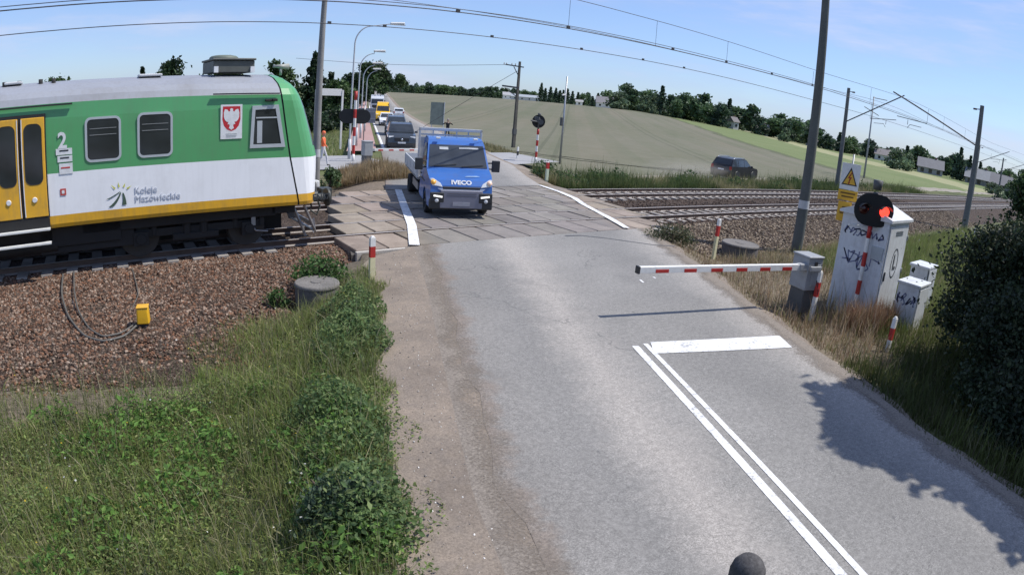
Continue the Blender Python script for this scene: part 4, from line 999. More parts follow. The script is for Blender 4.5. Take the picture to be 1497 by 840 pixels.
# near signal: two lamps on a black board, the right one lit
sg = thing('crossing_signal', 'red and white post with black twin lamp board, right lamp shining red, beside grey cabinet', 'signal', (14.15, 5.48, -.36), R(-48))
striped('post', sg, 0, 2.3, .055, 7, 1)
def board(parent, zc, w, h, backs=True):
    pts = []; r = h*.5; n = 10
    for cx_, a0 in ((w/2-r, -90), (-w/2+r, 90)):
        for k in range(n+1):
            a = R(a0+180*k/n); pts.append((cx_+r*math.cos(a), -.075, zc+r*math.sin(a)))
    return MB().slab(pts, (0, .02, 0)).build('lamp_board', BLKS, parent, bevel=.004)
bo = board(sg, 2.62, 1.0, .74)
for s in (-1, 1):
    mb = MB(); mb.cyl((s*.26, -.07, 2.62), (s*.26, .12, 2.62), .15, n=20); mb.build('lamp_housing', BLKS, sg)
    mb = MB(); n = 14; a_ = [R(25+130*k/n) for k in range(n+1)]
    ins = [(s*.26+.15*math.cos(a), -.08, 2.60+.15*math.sin(a)) for a in a_]; out = [(s*.26+.16*math.cos(a), -.26-.02*math.sin(a), 2.60+.165*math.sin(a)) for a in a_]
    mb.add(ins+out, [(k, k+1, n+2+k, n+1+k) for k in range(n)], 0, True); mb.build('lamp_hood', M('hood_grey', (.06, .062, .065), .4), sg)
    MB().lathe((0, 0, 0), [(.125, 0), (.11, .03), (.06, .05), (0, .055)], 20).build('lens', emit('red_lit', (1., .05, .03), 2.6) if s > 0 else M('red_dark', (.035, .006, .006), .15), sg, loc=(s*.26, -.08, 2.62)).rotation_euler = (R(90), 0, 0)
mb = MB(); mb.cyl((0, 0, 2.3), (0, 0, 3.02), .05, n=12); mb.cyl((.02, 0, 3.08), (.02, 0, 3.30), .10, .115, n=16); mb.build('bell', DGR, sg)
mb = MB(); mb.box((-.1, .03, 2.2), (.85, .05, .06)); mb.box((.33, .02, 2.2), (.1, .1, .1)); mb.build('cross_bar', WPP, sg, bevel=.006)
# yellow hazard notices on a thin pole
YSN = M('notice_yellow', (.72, .40, .03), .5, .06, 5, dirt=.2)
ys = thing('warning_sign', 'white and yellow high voltage warning plates on a thin pole beside the signal', 'sign', (14.35, 6.25, -.35), R(-62))
MB().cyl((0, .03, 0), (0, .03, 3.75), .022, n=10).build('pole', GALV, ys)
MB().box((-.02, 0, 3.22), (.46, .012, .62)).build('hazard_plate', WPP, ys, bevel=.004)
tp = [(-.21, 3.02), (.17, 3.02), (-.02, 3.44)]
MB().slab([(a, -.009, b) for a, b in tp], (0, -.003, 0)).build('triangle_border', M('notice_black', (.015, .015, .015), .5), ys)
MB().slab([(-.02+(a+.02)*.78, -.0135, 3.145+(b-3.145)*.78) for a, b in tp], (0, -.003, 0)).build('hazard_triangle', YSN, ys)
MB().poly([(a-.02, -.018, b) for a, b in [(.02, 3.33), (-.06, 3.18), (-.012, 3.185), (-.03, 3.08), (-.055, 3.085), (-.015, 3.04), (.015, 3.10), (-.008, 3.095), (.045, 3.215), (-.01, 3.21), (.05, 3.33)]]).build('lightning_bolt', M('notice_red', (.3, .03, .01), .5), ys)
p2_ = MB().box((-.02, -.002, 2.78), (.47, .012, .24)).build('text_plate', YSN, ys, bevel=.004)
mb = MB()
for k, wd in enumerate((.36, .3)): mb.box((-.02, -.01, 2.83-.08*k), (wd, .003, .035))
mb.build('print', M('notice_brown', (.16, .08, .01), .6), p2_)
p3_ = MB().box((-.05, -.004, 2.40), (.33, .012, .46)).build('lower_plate', YSN, ys, bevel=.004)
mb = MB()
for k in range(3): mb.box((-.05+.03*(k % 2), -.012, 2.5-.07*k), (.12+.04*k, .003, .03))
mb.box((.02, -.012, 2.24), (.06, .003, .05)); mb.build('print', MATS['notice_brown'], p3_)
# cabinets
SCR = M('spray_paint', (.14, .155, .26), .7)
def scribble(parent, c, w, h, y, name='graffiti', n=6, seed=1, rx='x'):
    rr = random.Random(seed); mb = MB()
    for k in range(n):
        bx_ = c[0]-w/2+w*(k+.5)/n; pts = []
        for q in range(7):
            a = q/6*math.pi*2*rr.uniform(.5, .9)+rr.uniform(0, 6); pts.append((bx_+w/n*.75*math.cos(a)*rr.uniform(.6, 1), c[1]+h/2*math.sin(a)*rr.uniform(.6, 1)))
        for (a, b), (e, f) in zip(pts[:-1], pts[1:]):
            dx, dz = e-a, f-b; L_ = math.hypot(dx, dz)+1e-6; nx_, nz_ = -dz/L_*.014, dx/L_*.014
            q4 = [(a-nx_, b-nz_), (a+nx_, b+nz_), (e+nx_, f+nz_), (e-nx_, f-nz_)]
            mb.add([(y, p, r_) for p, r_ in q4] if rx == 'y' else [(p, y, r_) for p, r_ in q4], [(0, 1, 2, 3)])
    return mb.build(name, SCR, parent)
CAB = M('cabinet_paint', (.62, .64, .66), .45, .05, 2, dirt=.25, streak=.2)
cb = thing('relay_cabinet', 'tall grey white relay cabinet marked L with graffiti on its shaded side', 'cabinet', (14.3, 5.05, -.45), 0)
MB().box((.72, .62, 1.25), (1.44, 1.24, 2.5)).build('housing', CAB, cb, bevel=.02)
mb = MB(); e0 = -.07; mb.add([(e0, e0, 2.5), (1.51, e0, 2.5), (1.51, 1.31, 2.5), (e0, 1.31, 2.5), (e0, e0, 2.56), (1.51, e0, 2.56), (1.51, 1.31, 2.56), (e0, 1.31, 2.56), (e0, .62, 2.82), (1.51, .62, 2.82)],
       [(3, 2, 1, 0), (0, 1, 5, 4), (1, 2, 6, 5), (2, 3, 7, 6), (3, 0, 4, 7), (4, 5, 9, 8), (6, 7, 8, 9), (5, 6, 9), (7, 4, 8)]); mb.build('roof', CAB, cb)
d_ = MB().box((.72, -.012, 1.3), (1.3, .03, 2.2)).build('door', CAB, cb, bevel=.01)
for z_ in (.5, 1.3, 2.1): MB().cyl((1.37, -.035, z_-.06), (1.37, -.035, z_+.06), .018, n=8).build('hinge', GALV, d_)
MB().box((.16, -.04, 1.25), (.05, .03, .22)).build('handle', PLB, d_, bevel=.008)
for z_ in (2.2, 2.24, 2.28): MB().box((.72, -.03, z_), (.5, .012, .014)).build('vent', DGR, d_)
MB().box((.72, .62, .06), (1.5, 1.3, .14)).build('plinth', mk('plinth_concrete', (.2, .19, .175), .2, 4, 30, .3), cb)
pts = [(.72+.24*math.cos(a), .0, 1.52+.36*math.sin(a)) for a in np.linspace(0, 2*math.pi, 33)]
mb = MB(); mb.add([(x, -.031, z) for x, y, z in pts]+[(.72+(x-.72)*.84, -.031, 1.52+(z-1.52)*.89) for x, y, z in pts], [(k, k+1, 34+k, 33+k) for k in range(32)])
mb.build('letter_ring', DK, d_)
text('L', 'lettering', DK, d_, .5, (.72, -.031, 1.53), (R(90), 0, 0), sx=.85, bold=.014)
scribble(cb, (.6, 1.5), .95, .55, -.004, n=5, seed=4, rx='y'); scribble(cb, (.62, 2.12), 1.0, .22, -.004, n=7, seed=9, rx='y')
MB().box((-.012, .2, 1.75), (.03, .3, .3)).build('notice', M('notice_grey', (.4, .43, .44), .5), cb)
c2 = thing('junction_cabinet', 'small pale grey street cabinet with scribbled graffiti, the nearer of two', 'cabinet', (14.9, 4.2, -.65), 0)
MB().box((.42, .28, .68), (.84, .56, 1.36)).build('housing', CAB, c2, bevel=.015); MB().box((.42, .28, 1.38), (.9, .62, .06)).build('lid', CAB, c2, bevel=.01)
MB().box((.42, -.01, .75), (.74, .02, 1.1)).build('door', CAB, c2, bevel=.006); scribble(c2, (.28, 1.0), .48, .3, -.004, n=4, seed=3, rx='y')
c3 = thing('junction_cabinet', 'small grey street cabinet with black locks standing behind the scribbled one', 'cabinet', (17.3, 4.73, -.65), 0)
MB().box((.42, .28, .72), (.84, .52, 1.44)).build('housing', CAB, c3, bevel=.015); MB().box((.42, .28, 1.46), (.92, .6, .07)).build('lid', CAB, c3, bevel=.01)
dd = MB().box((.42, -.01, .8), (.74, .02, 1.2)).build('door', CAB, c3, bevel=.006)
for x_ in (.12, .5): MB().box((x_, -.025, 1.05), (.05, .02, .12)).build('lock', PLB, dd)
# bollards
def bollard(loc, h, label, bands, grp='marker posts along the crossing', r=.055, sl_=0., az=0):
    b = thing('marker_post', label, 'post', loc, az, grp); b.rotation_euler = (0, sl_, az)
    mb = MB(); z = 0
    for f, mi in bands:
        mb.box((0, 0, z+f*h/2), (r*2, r*1.5, f*h), mi=mi); z += f*h
    mb.build('shaft', [WPP, REDP, M('faded_yellow', (.62, .58, .36), .6, .12, 5, dirt=.2), PLB, M('pale_green_paint', (.5, .56, .42), .6, .1)], b)
    MB().box((0, 0, h+.02), (r*1.7, r*1.3, .04), taper=.6).build('cap', WPP, b, bevel=.008)
    return b
bollard((5.15, 11.35, -.12), .93, 'yellowish marker post with red band beside the dirt strip at the deck corner', [(.58, 2), (.24, 1), (.18, 0)])
bollard((15.95, 11.0, -.42), 1.2, 'marker post with one red band beside the concrete manhole right of the road', [(.58, 2), (.27, 1), (.15, 0)], sl_=R(2))
bollard((12.85, 5.95, -.3), 1.1, 'marker post with red band standing right in front of the barrier drive box', [(.5, 0), (.3, 1), (.2, 0)], sl_=R(2))
bollard((12.6, 3.93, -.36), .78, 'short marker post with red band in the green grass near the small cabinets', [(.42, 0), (.32, 1), (.26, 0)], sl_=R(3))
bollard((25.3, 33.6, 0), .68, 'white post with black lower band at the mouth of the right side road', [(.25, 0), (.4, 3), (.35, 0)])
bollard((20.15, 24.25, -.3), 1.1, 'pale greenish marker post with dark red top beyond the far track', [(.72, 4), (.28, 1)], r=.07)
bollard((43.3, 9.2, -.65), .75, 'small white post far along the track near the right hand mast', [(1., 0)])
# far right signal (seen half from behind)
s2_ = thing('crossing_signal', 'red and white signal post with round black lamps at the right side road', 'signal', (25.4, 31.8, -.1), R(150))
striped('post', s2_, 0, 2.15, .075, 6, 0)
for y, z, r in ((-.1, 2.62, .42),):
    mb = MB(); mb.cyl((0, -.14, z), (0, -.11, z), r, n=26); mb.build('lamp_board', BLKS, s2_)
mb = MB(); mb.cyl((-.1, -.35, 2.6), (-.1, .2, 2.6), .17, n=16); mb.cyl((.15, -.3, 2.8), (.15, .25, 2.8), .14, n=16); mb.tube([(.0, .1, 2.6), (.3, .3, 2.62), (.55, .4, 2.66)], .05); mb.build('lamp_housing', DGR, s2_)
mb = MB(); mb.cyl((0, 0, 2.15), (0, 0, 3.0), .05, n=10); mb.cyl((0, 0, 2.98), (0, 0, 3.15), .1, n=12); mb.build('bell', DGR, s2_)
MB().slab([(-.05, -.16, 2.42), (.12, -.16, 2.42), (.12, -.16, 2.6), (-.05, -.16, 2.6)], (0, -.01, 0)).build('lens', M('lens_pale', (.6, .62, .6), .1), s2_)
# far left signal, its black board turned away
s3 = thing('crossing_signal', 'striped signal post at the far left, its long black lamp board turned away', 'signal', (13.3, 32.2, -.1), R(160))
striped('post', s3, 0, 3.85, .08, 8, 0)
b3 = board(s3, 2.5, 1.7, .78)
for s in (-1, 1): mb = MB(); mb.cyl((s*.45, -.2, 2.5), (s*.45, -.08, 2.5), .17, n=16); mb.build('lamp_housing', BLKS, s3)
ps = thing('sign_post', 'grey back of a road sign on a thin post beside the red footway', 'sign', (17.9, 41.6, 0), R(-24))
MB().cyl((0, 0, 0), (0, 0, 2.8), .04, n=8).build('post', GALV, ps); MB().box((.1, .05, 2.12), (1.35, .03, 1.02)).build('plate', M('sign_back', (.22, .23, .25), .5, .1), ps)
mb = MB(); mb.box((.1, .025, 2.4), (1.3, .02, .05)); mb.box((.1, .025, 1.9), (1.3, .02, .05)); mb.build('bracket', GALV, ps)
sb = thing('road_sign', 'big grey back of a road sign leaning slightly behind the truck', 'sign', (29.6, 52, -.1), R(-20))
mb = MB(); mb.box((0, 0, 2.2), (1.25, .04, 2.1)); mb.build('plate', M('sign_back_green', (.16, .19, .17), .5, .2, 3), sb)
mb = MB(); mb.box((.64, 0, 1.7), (.07, .08, 3.2)); mb.box((-.45, .04, 1.0), (.06, .06, 2.0)); mb.box((0, .03, 2.7), (1.2, .03, .05)); mb.box((0, .03, 1.6), (1.2, .03, .05)); mb.build('post', M('post_white', (.6, .61, .6), .5, .08), sb)
# white metal frame in the meadow
gf = thing('gantry_frame', 'white metal frame with a board across its top in the meadow left of the road', 'frame', (17.25, 44.3, -.4), R(-3))
mb = MB()
for x in (0, -2.0): mb.box((x, 0, 2.1), (.13, .13, 4.3), mi=0)
mb.build('post', WPP, gf); MB().box((-1.0, 0, 4.08), (1.86, .06, .5)).build('board', WPP, gf, bevel=.01)
# concrete rings, trackside box and cables
def ring(loc, r, h, label):
    o = thing('concrete_ring', label, 'manhole', loc)
    mb = MB(); mb.lathe((0, 0, 0), [(r*.97, 0), (r, .05), (r*.985, h-.03), (r*.96, h)], 36); mb.build('shaft', mk('ring_concrete', (.11, .103, .098), .2, 4, 30, .3), o)
    mb = MB(); mb.lathe((0, 0, h), [(r*1.03, 0), (r*1.04, .03), (r*1.0, .06), (r*.98, .065)], 36); mb.lathe((0, 0, h+.06), [(r*.3, 0), (r*.28, .02)], 20); mb.build('lid', mk('lid_concrete', (.165, .155, .145), .18, 3, 30, .3), o)
ring((3.98, 11.35, -.6), .43, .58, 'grey concrete manhole ring with lid standing at the edge of the ballast')
ring((18.0, 11.4, -.75), .62, .55, 'flat round concrete manhole half sunk in dry grass right of the road')
tb = thing('track_box', 'bright yellow trackside connection box on the brown ballast', 'box', (.6, 11.45, -.56), R(-12))
mb = MB(); mb.box((0, 0, .1), (.16, .14, .2)); mb.build('foot', BLK, tb); mb = MB(); mb.box((0, 0, .33), (.24, .22, .30), taper=.9); mb.build('housing', M('box_yellow', (.75, .42, .02), .4, .06, 5, dirt=.15), tb, bevel=.03); MB().box((0, 0, .49), (.23, .21, .03)).build('lid', M('box_yellow2', (.7, .38, .04), .45, .06, 5, dirt=.3), tb, bevel=.012)
CBL = M('cable_grey', (.10, .095, .085), .6, .2, 8)
def cable(pts, r, label):
    tt = np.linspace(0, len(pts)-1, 40); pts = np.array(pts, float)
    P_ = np.stack([np.interp(tt, range(len(pts)), pts[:, i]) for i in range(3)], 1)
    for _ in range(3): P_[1:-1] = (P_[:-2]+P_[1:-1]*2+P_[2:])/4
    o = MB().tube([tuple(p) for p in P_], r).build('cable', CBL); tag(o, label, 'cable'); return o
def bp(x, y, dz=.03): return (x, y, float(bz(x, y))+dz)
cable([bp(.45, 11.4, .05), bp(.2, 11.05), bp(-.2, 10.95), bp(-.55, 11.3), bp(-.85, 12.2, .06), bp(-1.0, 13.2, .12), bp(-1.0, 14.4, .1)], .022, 'thick grey cable looping from the yellow box up to the train, the lower one')
cable([bp(.45, 11.5, .05), bp(.15, 11.2), bp(-.2, 11.15), bp(-.45, 11.6), bp(-.65, 12.4, .08), bp(-.72, 13.2, .16), bp(-.75, 14.5, .1)], .018, 'second grey cable running just above the lower one from the yellow box')
cable([bp(.45, 12.3, .03), bp(.62, 12.9, .05), bp(.62, 13.6, .05), bp(.6, 14.4, .05)], .014, 'thin dark cable hanging straight down the ballast from the train')
tag(MB().box((22.9, 24.9, -.42), (1.9, .8, .34)).build('concrete_block', M('mossy_concrete', (.25, .29, .22), .8, .2, 3), bevel=.04), 'mossy greenish concrete block lying in the grass beyond the far track', 'block')
for k, (x, y) in enumerate(((-1.0, 13.55), (-.45, 13.7), (.1, 13.75), (.75, 13.85), (-1.7, 13.4), (1.7, 13.95), (2.4, 14.0))):
    pass

# ------------------------------------------------------------------ masts, poles, lamps, wires
def mast(loc, h, label, r0=.19, r1=.12, sleeve=None, group='concrete catenary masts along the tracks', mat=None, lean=0):
    o = thing('catenary_mast', label, 'mast', loc, 0, group); o.rotation_euler = (0, R(lean), 0)
    MB().lathe((0, 0, 0), [(r0, 0), (r1, h)], 18).build('pole', mat or CONG, o)
    if sleeve: MB().lathe((0, 0, sleeve), [(lerp(sleeve, [0, h], [r0, r1])+.006, 0), (lerp(sleeve, [0, h], [r0, r1])+.003, .3)], 18).build('band', M('band_pale', (.5, .5, .5), .5, .08), o)
    return o
def cantilever(o, h, side, reach, zc, L2=0):
    """raked jib from the mast, with registration arm and insulators"""
    mb = MB(); mb.tube([(0, 0, h*.68), (0, side*(reach+1.6), h*1.0)], .05, 8); mb.tube([(0, 0, h*.97), (0, side*.5, h*.965)], .035); o2 = mb.build('jib', DGR, o)
    mb = MB(); mb.tube([(0, side*(reach-1.3), zc+.55), (0, side*(reach+1.1), zc+.75)], .03); mb.tube([(0, side*(reach-.9), zc+.22), (0, side*reach, zc+.28), (0, side*(reach+.2), zc+.02)], .022); mb.tube([(0, side*(reach+.2), zc+.6), (0, side*(reach+.2), zc+.25)], .02)
    mb.tube([(0, side*(reach-1.3), zc+.55), (0, side*(reach-1.3), h*.9)], .012)
    mb.build('steady_arm', DGR, o)
    for q in (.42, .5, .58): MB().lathe((0, side*q, h*.965-.06), [(.05, 0), (.07, .05), (.05, .12)], 10).build('insulator', M('insulator_brown', (.12, .07, .05), .3), o)
G0 = 'catenary masts'
mast((21.3, 11.0, -.7), 9.8, 'tall grey concrete mast with pale band standing right behind the near barrier', .21, .14, 1.75, mat=mk('mast_grey', (.12, .125, .115), .15, 1.2, 30, .2))
m5 = mast((46.2, 10.65, -.75), 8.75, 'concrete catenary mast leaning out on the near side of the tracks at the right', .24, .15)
cantilever(m5, 8.75, 1, 5.3, 6.3)
m2 = mast((52.2, 24.0, -.75), 9.15, 'concrete catenary mast beyond the far track, nearest of the far row', .21, .14)
cantilever(m2, 9.15, -1, 3.6, 6.3)
m3 = mast((104, 23.6, -.75), 8.2, 'thin distant catenary mast beyond the tracks beside the leaning one', .2, .13); cantilever(m3, 8.2, -1, 3.4, 6.0)
m4 = mast((128, 23.9, -.75), 7.7, 'farthest thin catenary mast before the dark tree at the right', .2, .13); cantilever(m4, 7.7, -1, 3.4, 5.6)
mast((8.35, 24.0, -.6), 8.6, 'tall pale concrete mast rising right behind the nose of the train', .16, .10, 1.72, mat=mk('mast_pale', (.24, .235, .225), .15, 1.2, 30, .2))
WIRE = M('copper_wire', (.05, .048, .048), .5, .1)
def wire(pts, r, label, drop=None, clip=None):
    pts = np.array(pts, float); xs_ = pts[:, 0]; tt = np.linspace(xs_[0], xs_[-1], 90)
    z = np.interp(tt, xs_, pts[:, 2]); y = np.interp(tt, xs_, pts[:, 1])
    for _ in range(4): z[1:-1] = (z[:-2]+2*z[1:-1]+z[2:])/4
    root = thing('overhead_wire', label, 'overhead wire', (0, 0, 0), 0, 'overhead wires above the two tracks')
    MB().tube(list(zip(tt, y, z)), r, 5).build('wire', WIRE, root)
    if drop is not None:
        for x, z0, z1 in drop: MB().tube([(x, float(np.interp(x, tt, y)), z0), (x, float(np.interp(x, tt, y)), z1)], .008, 4).build('dropper', WIRE, root)
    if clip is not None:
        for x in clip: MB().box((x, float(np.interp(x, tt, y)), float(np.interp(x, tt, z))+.03), (.12, .05, .09)).build('clamp', WIRE, root)
T1 = [(-30, 15.92, 5.5), (-2.5, 15.92, 5.58), (.3, 15.92, 5.8), (5.6, 15.92, 6.02), (8, 15.92, 6.08), (13.6, 15.92, 6.17), (19, 15.92, 6.16), (31, 15.92, 6.28), (46, 15.92, 6.3), (104, 15.92, 6.1), (200, 15.92, 6.1)]
wire(T1, .016, 'contact wire above the nearer track, doubled with clamps', clip=(9.5, 13.6, 18.8, 22.3, 26, 30.1))
wire([(x, y, z+.09) for x, y, z in T1], .011, 'thin second wire running just above the contact wire of the nearer track')
wire([(-30, 15.92, 8.4), (0, 15.92, 7.7), (13.5, 15.92, 7.08), (17.8, 15.92, 7.1), (22.3, 15.92, 7.13), (30, 15.92, 7.02), (46, 15.92, 7.6), (75, 15.92, 6.9), (104, 15.92, 7.4), (200, 15.92, 7.2)], .011, 'upper carrying wire above the nearer track with vertical droppers',
     drop=[(13.6, 6.2, 7.08), (17.8, 6.18, 7.1), (22.3, 6.18, 7.12), (30.1, 6.28, 7.02), (38, 6.28, 7.25), (55, 6.28, 7.4), (63, 6.25, 7.1)])
T2 = [(-30, 20.35, 5.4), (-3.1, 20.35, 5.45), (-.4, 20.35, 5.65), (5.4, 20.35, 5.9), (10.3, 20.35, 5.98), (18.2, 20.35, 6.07), (25, 20.35, 6.15), (39, 20.35, 6.1), (52, 20.35, 6.15), (104, 20.35, 6.0), (200, 20.35, 6.0)]
wire(T2, .014, 'lowest wire, the contact wire above the farther track', clip=(7.3, 9.3, 13.7, 18.2, 22, 25))
wire([(-30, 20.35, 8.6), (-3, 20.35, 7.6), (5, 20.35, 6.95), (10, 20.35, 6.84), (17.3, 20.35, 6.95), (24, 20.35, 6.88), (40, 20.35, 7.05), (52, 20.35, 7.6), (78, 20.35, 6.8), (104, 20.35, 7.2), (200, 20.35, 7.1)], .011, 'carrying wire above the farther track, level with the nearer contact wire')
# wooden power pole with cross arms and its line
up = thing('power_pole', 'dark power pole with cross arms and strut behind the field corner', 'power pole', (35.5, 47.9, -.6))
MB().box((0, 0, 4.0), (.3, .24, 8.0), taper=.6).build('pole', mk('old_pole', (.1, .095, .085), .2, 2, 20, .3), up)
mb = MB(); mb.box((-.55, 0, 7.55), (1.7, .1, .1), rot=(0, R(4), R(-25))); mb.box((-.85, 0, 5.6), (1.5, .3, .14), rot=(0, R(3), R(-25))); mb.tube([(0, 0, 4.7), (-1.15, .45, 5.5)], .04); mb.tube([(0, 0, 6.6), (-.5, .2, 7.5)], .04); mb.box((0, 0, 1.5), (.34, .28, .5)); mb.build('cross_arm', DGR, up)
for q in (-.35, -.65, -1.1, -1.3): MB().lathe((q, -q*.45, 7.6), [(.05, 0), (.06, .12), (.03, .2)], 8).build('insulator', M('insulator_pale', (.5, .5, .48), .3), up)
o = MB().tube([(35.5-1.2+(19.0-34.3)*u, 47.9+.5+(62-48.4)*u, 7.0+.0*u-1.0*math.sin(math.pi*u)*.5) for u in np.linspace(0, 1, 20)], .016, 4).build('power_line', WIRE); tag(o, 'thin line running from the power pole to the street lamps', 'power line')
o = MB().tube([(35.3+(27.-35.3)*u, 47.9+(52-47.9)*u, 6.5-6.4*u) for u in np.linspace(0, 1, 8)], .018, 4).build('stay_wire', WIRE); tag(o, 'slanting stay wire of the power pole', 'stay wire')
tm = thing('equipment_mast', 'thin pale steel mast with small boxes in front of the field', 'mast', (30.6, 35.5, -.6))
MB().cyl((0, 0, 0), (0, 0, 6.4), .085, .05, n=12).build('pole', GALV, tm); mb = MB(); mb.box((-.16, 0, 3.1), (.18, .2, .62)); mb.build('box', DGR, tm, bevel=.02); MB().box((-.2, -.05, 5.05), (.32, .12, .1), rot=(0, R(-12), 0)).build('camera', WPP, tm, bevel=.02)
lt = thing('lattice_mast', 'thin pale mast with a short cross arm behind the far catenary mast', 'mast', (86, 35.5, -.6))
MB().cyl((0, 0, 0), (0, 0, 11.4), .16, .09, n=8).build('pole', M('mast_pale_steel', (.3, .32, .33), .5, .2, 2), lt); mb = MB(); mb.tube([(-.2, 0, 11.2), (5.2, 0, 11.5)], .06); mb.tube([(-3, 0, 9.6), (2.5, 0, 9.0)], .05); mb.build('cross_arm', DGR, lt)
def lamp(loc, h, label, reach=1.9):
    o = thing('street_lamp', label, 'street lamp', loc, R(-20), 'street lamps on the left of the far road')
    L_ = WPP if False else M('lamp_post_grey', (.46, .48, .5), .45, .08, 3)
    n_ = 10; arc = [(0, 0, h-1.2)] + [(.0+.9*(1-math.cos(R(90*k/n_))), 0, h-1.2+1.05*math.sin(R(90*k/n_))) for k in range(1, n_+1)] + [(reach, 0, h+.02)]
    mb = MB(); mb.cyl((0, 0, 0), (0, 0, 1.3), .085, n=12); mb.tube([(0, 0, 1.3)]+arc, .05, 10, radii=[.055]+[.045-.02*k/len(arc) for k in range(len(arc))]); mb.build('post', L_, o)
    mb = MB(); mb.box((reach+.36, 0, h+.06), (.8, .28, .13), rot=(0, R(-3), 0)); hd = mb.build('lamp_head', WPP, o, bevel=.05)
    MB().box((reach+.5, 0, h-.012), (.6, .24, .03)).build('lens', M('lens_pale', (.6, .62, .6), .1), hd)
    return o
lamp((13.55, 33.4, -.2), 7.75, 'nearest and tallest street lamp, beside the striped signal post')
lamp((17.2, 41.2, 0), 6.55, 'second street lamp from the crossing, pale and thin', .9)
lamp((20.5, 48.3, 0), 6.1, 'third street lamp from the crossing in front of dark trees', .7)
lamp((24.6, 57, 0), 6.0, 'farthest street lamp before the dark trees', .5)
# ------------------------------------------------------------------ vegetation
LEAF = attr_mat('foliage', .55, .3, .5, .7, 1.25, .3)
BLADE = attr_mat('grass_blade', .6, .45, 1.2, .75, 1.3, .25)
BARK = mk('bark', (.09, .07, .055), .25, 4, 25, .4)
def leaf_cloud(P_, N_, size, cols, name, parent=None, jitter=.35, asp=.6, mat=None):
    """P_ centres, N_ rough outward directions; each leaf a folded four corner face"""
    n = len(P_)
    d = N_ + RNG.normal(0, 1, (n, 3))*.9; d /= np.linalg.norm(d, axis=1)[:, None]
    a = RNG.normal(size=(n, 3)); u = np.cross(d, a); u /= np.linalg.norm(u, axis=1)[:, None]+1e-9; v = np.cross(d, u)
    s = (size*RNG.uniform(.6, 1.4, n))[:, None]
    V = np.stack([P_-u*s, P_-v*s*asp+d*s*.15, P_+u*s, P_+v*s*asp+d*s*.15], 1).reshape(-1, 3)
    F4 = np.arange(4*n).reshape(n, 4)
    return mesh_np(name, V, F4, np.repeat(cols, 4, 0), mat or LEAF, parent)
def colmix(n, pal, var=.25):
    c = np.array(pal)[RNG.integers(0, len(pal), n)]; return c*RNG.uniform(1-var, 1+var, (n, 1))
GREENS = [(.045, .085, .025), (.06, .105, .03), (.035, .07, .022), (.075, .12, .04)]
DARKG = [(.022, .045, .018), (.03, .058, .022), (.018, .036, .018), (.04, .07, .028)]
PALEG = [(.085, .125, .06), (.07, .105, .05), (.1, .14, .07)]
def crown_broad(h, r, n, pal, size, z0=.25, nb=14, flat=1., seed=0, fuzz=.3):
    rr = np.random.default_rng(seed); cs = []
    for i in range(nb):
        a = rr.uniform(0, 2*math.pi); q = rr.uniform(0, 1)**.6; zz = z0+(1-z0)*rr.uniform(.12, .92)
        w_ = math.sin(math.pi*min(1, (zz-z0)/(1-z0)*.85+.12))**.6
        cs.append((r*.75*q*w_*math.cos(a), r*.75*q*w_*math.sin(a), h*zz, r*rr.uniform(.28, .48)))
    cs.append((0, 0, h*(1-.16), r*.35)); cs = np.array(cs)
    k = RNG.integers(0, len(cs), n); d = RNG.normal(size=(n, 3)); d /= np.linalg.norm(d, axis=1)[:, None]
    rad_ = RNG.uniform(.3, 1., (n, 1))**.5*(1+fuzz*np.abs(RNG.normal(0, 1, (n, 1)))*(RNG.random((n, 1)) < .4))*(1+.22*np.sin(d[:, :1]*7+k[:, None])*np.sin(d[:, 2:]*6+2*k[:, None]))
    P_ = cs[k, :3]+d*rad_*cs[k, 3:4]*np.array([1, 1, .8*flat])
    c = colmix(n, pal)*(np.array([.75, 1., 1.2])[k % 3])[:, None]
    return P_, d, np.full(n, size), c
def crown_conifer(h, r, n, pal, size, seed=0):
    u = RNG.random(n)**.75; nl = 16
    lay = np.floor(u*nl)/nl; zz = h*(.06+.94*lay); R_ = r*(1-lay)**.85*(.8+.35*np.sin(lay*57+seed))
    nbr = 9; a = (np.floor(RNG.random(n)*nbr)+RNG.normal(0, .16, n))/nbr*2*math.pi+lay*11
    q = RNG.random(n)**.6
    P_ = np.stack([R_*q*np.cos(a), R_*q*np.sin(a), zz-R_*q*.28+RNG.normal(0, .02*h, n)], 1)
    d = np.stack([np.cos(a), np.sin(a), .5+0*a], 1)
    return P_, d, np.full(n, size), colmix(n, pal)
def trunk_mb(h, r, limbs=5, spread=1., seed=1):
    rr = random.Random(seed); mb = MB(); mb.tube([(0, 0, -.2), (.02*h*rr.uniform(-1, 1), .02*h*rr.uniform(-1, 1), h*.45), (0, 0, h*.85)], r, 7, radii=[r*1.15, r*.8, r*.2])
    for k in range(limbs):
        a = rr.uniform(0, 6.28); z = h*rr.uniform(.28, .6); L_ = spread*rr.uniform(.5, .9)
        mb.tube([(0, 0, z), (L_*.5*math.cos(a), L_*.5*math.sin(a), z+L_*.45), (L_*math.cos(a), L_*math.sin(a), z+L_*.95)], r*.4, 5, radii=[r*.5, r*.3, r*.1])
    return mb
def tree(name, label, loc, h, r, kind='broad', n=2500, pal=GREENS, size=.25, group=None, seed=1, z0=.25, nb=14, cat='tree'):
    o = thing(name, label, cat, loc, RNG.uniform(0, 6), group)
    f = crown_conifer(h, r, n, pal, size, seed) if kind == 'conifer' else crown_broad(h, r, n, pal, size, z0, nb, 1., seed, .5 if seed in (41, 78, 79, 84, 85) else .1 if seed in (77, 83, 88, 91, 92) else .3)
    leaf_cloud(*f, 'crown', o)
    trunk_mb(h, max(.08, h*.022), 0 if kind == 'conifer' else 6, r*.8, seed).build('trunk', BARK, o)
    return o
def az(a, r): return (r*math.sin(R(a)), r*math.cos(R(a)))
